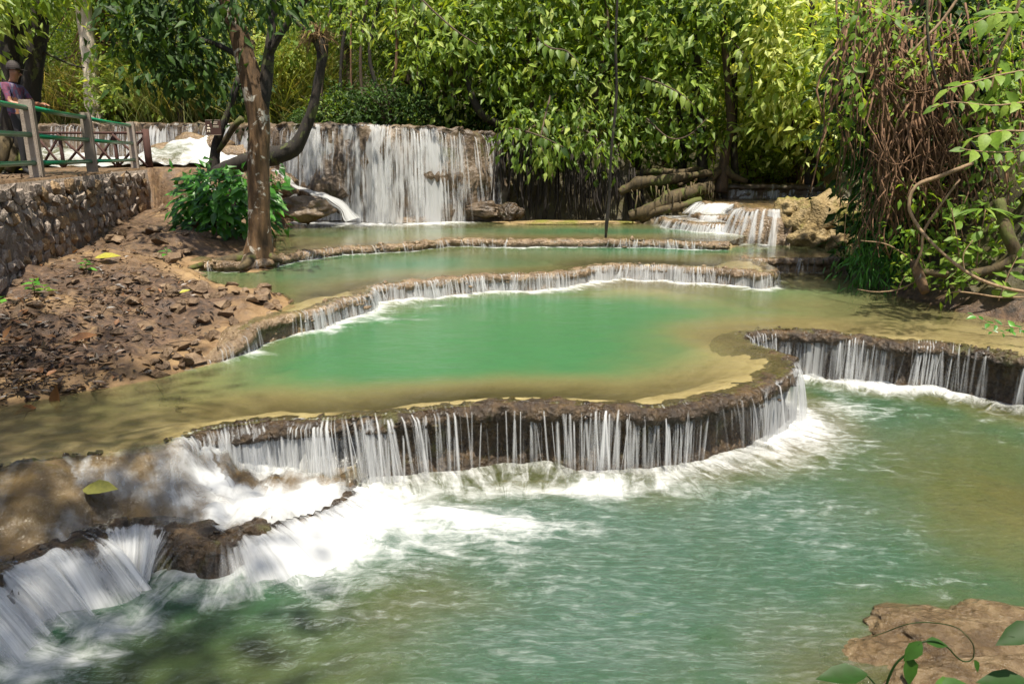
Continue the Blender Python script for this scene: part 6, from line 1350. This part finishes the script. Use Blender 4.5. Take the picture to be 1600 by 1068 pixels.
for lb, px, py, key, sz, var, d in [('long orange brown leaf standing up at the litter edge', 82, 602, 'dry', .22, 3, (.2, .1, .8)), ('curled rust coloured leaf at the left edge of the litter', 14, 612, 'dry', .26, 3, (.9, -.2, .15)), ('large orange leaf lying flat in the middle of the litter', 110, 552, 'dry', .26, 3, (1, .2, .05)), ('big dark folded leaf leaning against the tan mound', 80, 512, 'dry', .42, 0, (.5, -.6, -.35)), ('pale yellow leaf on the bank below the wall', 155, 455, 'yellow', .34, 1, (1, .1, .02)),
                            ('long rust leaf leaning beside the dark folded one', 72, 500, 'dry', .34, 2, (.35, -.7, -.3)), ('small yellow leaf on the wet rim left of the pool', 285, 500, 'yellow', .12, 2, (.6, .5, .1)), ('yellow fallen leaf by the railing posts on the walkway', 30, 272, 'yellow', .3, 0, (1, .1, 0))]:
    c = on_z(px, py, .65 if py > 300 else 2.1); zz = gz(c[0], c[1]) if py > 300 else 2.12
    tag(leaf_at(None, key, (c[0], c[1], zz + .05), d, (.1, -.4, 1), sz, var, 'fallen_leaf'), lb, 'leaf')
c = on_z(130, 770, .40); tag(leaf_at(None, 'yellow', (c[0], c[1], gz(c[0], c[1]) + .05), (1, -.12, 0), (0, -.35, 1), .24, 3, 'fallen_leaf'), 'yellow green leaf stranded on the lower left cascade', 'leaf')
for lb, px, py, z in [('tiny green seedling on the tan mound of the left bank', 60, 500, .75), ('pale green seedling with several leaves near the litter', 75, 485, .75), ('leafy green seedling at the foot of the wall end', 262, 415, .9), ('small seedling in the litter below the wall', 140, 462, .7), ('green sprout at the left edge of the litter', 5, 505, .75)]:
    c = on_z(px, py, z); c[2] = gz(c[0], c[1]); T = thing('seedling', lb, 'seedling', c)
    V, F = tube([c, c + [.01, 0, .1], c + [.0, -.02, .18]], [.005, .004, .002], 5); sub('stem', mesh('stem', V, F), M['twig'], T)
    for q in range(7): a_ = q * 2.4; leaf_at(T, 'bush' if px != 75 else 'bright', c + [0, 0, .06 + .018 * q], (math.cos(a_), math.sin(a_), .15), (0, -.2, 1), r2.uniform(.10, .16))

# ------------------------------------------------------------------ vine in the foreground at the lower right
p0 = at_y(1385, 1075, 2.0); T = thing('foreground_vine', 'thin green vine with a few broad leaves at the lower right', 'vine', p0)
def fpts(l): return np.array([[*at_y(a_, b_, c_), d_ * mpp(c_)] for a_, b_, c_, d_ in l])
for l in ([(1380, 1090, 2.0, 2.2), (1388, 1060, 2.0, 2.2), (1400, 1036, 2.0, 2), (1418, 1020, 2.0, 1.8), (1440, 1003, 2.0, 1.6), (1462, 1001, 2.0, 1.4), (1482, 1012, 2.0, 1.4), (1495, 1026, 2.0, 1.3), (1508, 1033, 2.0, 1.2), (1520, 1028, 2.0, 1), (1521, 1008, 2.0, 1), (1508, 990, 2.0, .9), (1490, 978, 2.05, .9), (1455, 972, 2.1, .9), (1420, 974, 2.1, .8), (1380, 988, 2.15, .7), (1362, 994, 2.15, .5)], [(1372, 1075, 2.0, 1.5), (1362, 1062, 2.0, 1.4), (1354, 1054, 2.0, 1.2)]):
    P = smooth_pl(fpts(l), .01); V, F = tube(P[:, :3], P[:, 3], 7); stem_ = sub('stem', mesh('stem', V, F), M['leaf_fore'], T); stem_0 = stem_ if l[0][0] == 1380 else stem_0
cu, cv = np.array([1, 0, 0.]), np.array([0, -SP, -CP])       # right and down as the leaves were surveyed
for px, py, dx, dy, sz, var, nrm in [(1440, 1001, -.8, .95, .085, 2, (-.3, -.8, .5)), (1446, 1002, 1, .12, .075, 1, (0, -.35, .9)), (1418, 1022, .15, 1, .105, 2, (.2, -.9, .35)), (1356, 1052, -1, .06, .165, 0, (0, -.25, .95)), (1522, 1030, .4, .9, .045, 2, (.3, -.8, .5)), (1625, 975, -1, .45, .15, 0, (-.1, -.5, .8)), (1640, 985, -1, .05, .14, 0, (0, -.6, .8)), (1610, 1066, -1, -.05, .17, 0, (0, -.3, .9)), (1460, 1070, 1, .1, .11, 3, (0, -.3, .9)), (1470, 1072, .9, -.15, .09, 2, (0, -.3, .9))]:
    leaf_at(T, 'fore', at_y(px, py, 2.0), cu * dx + cv * dy, nrm, sz, var).parent = stem_0
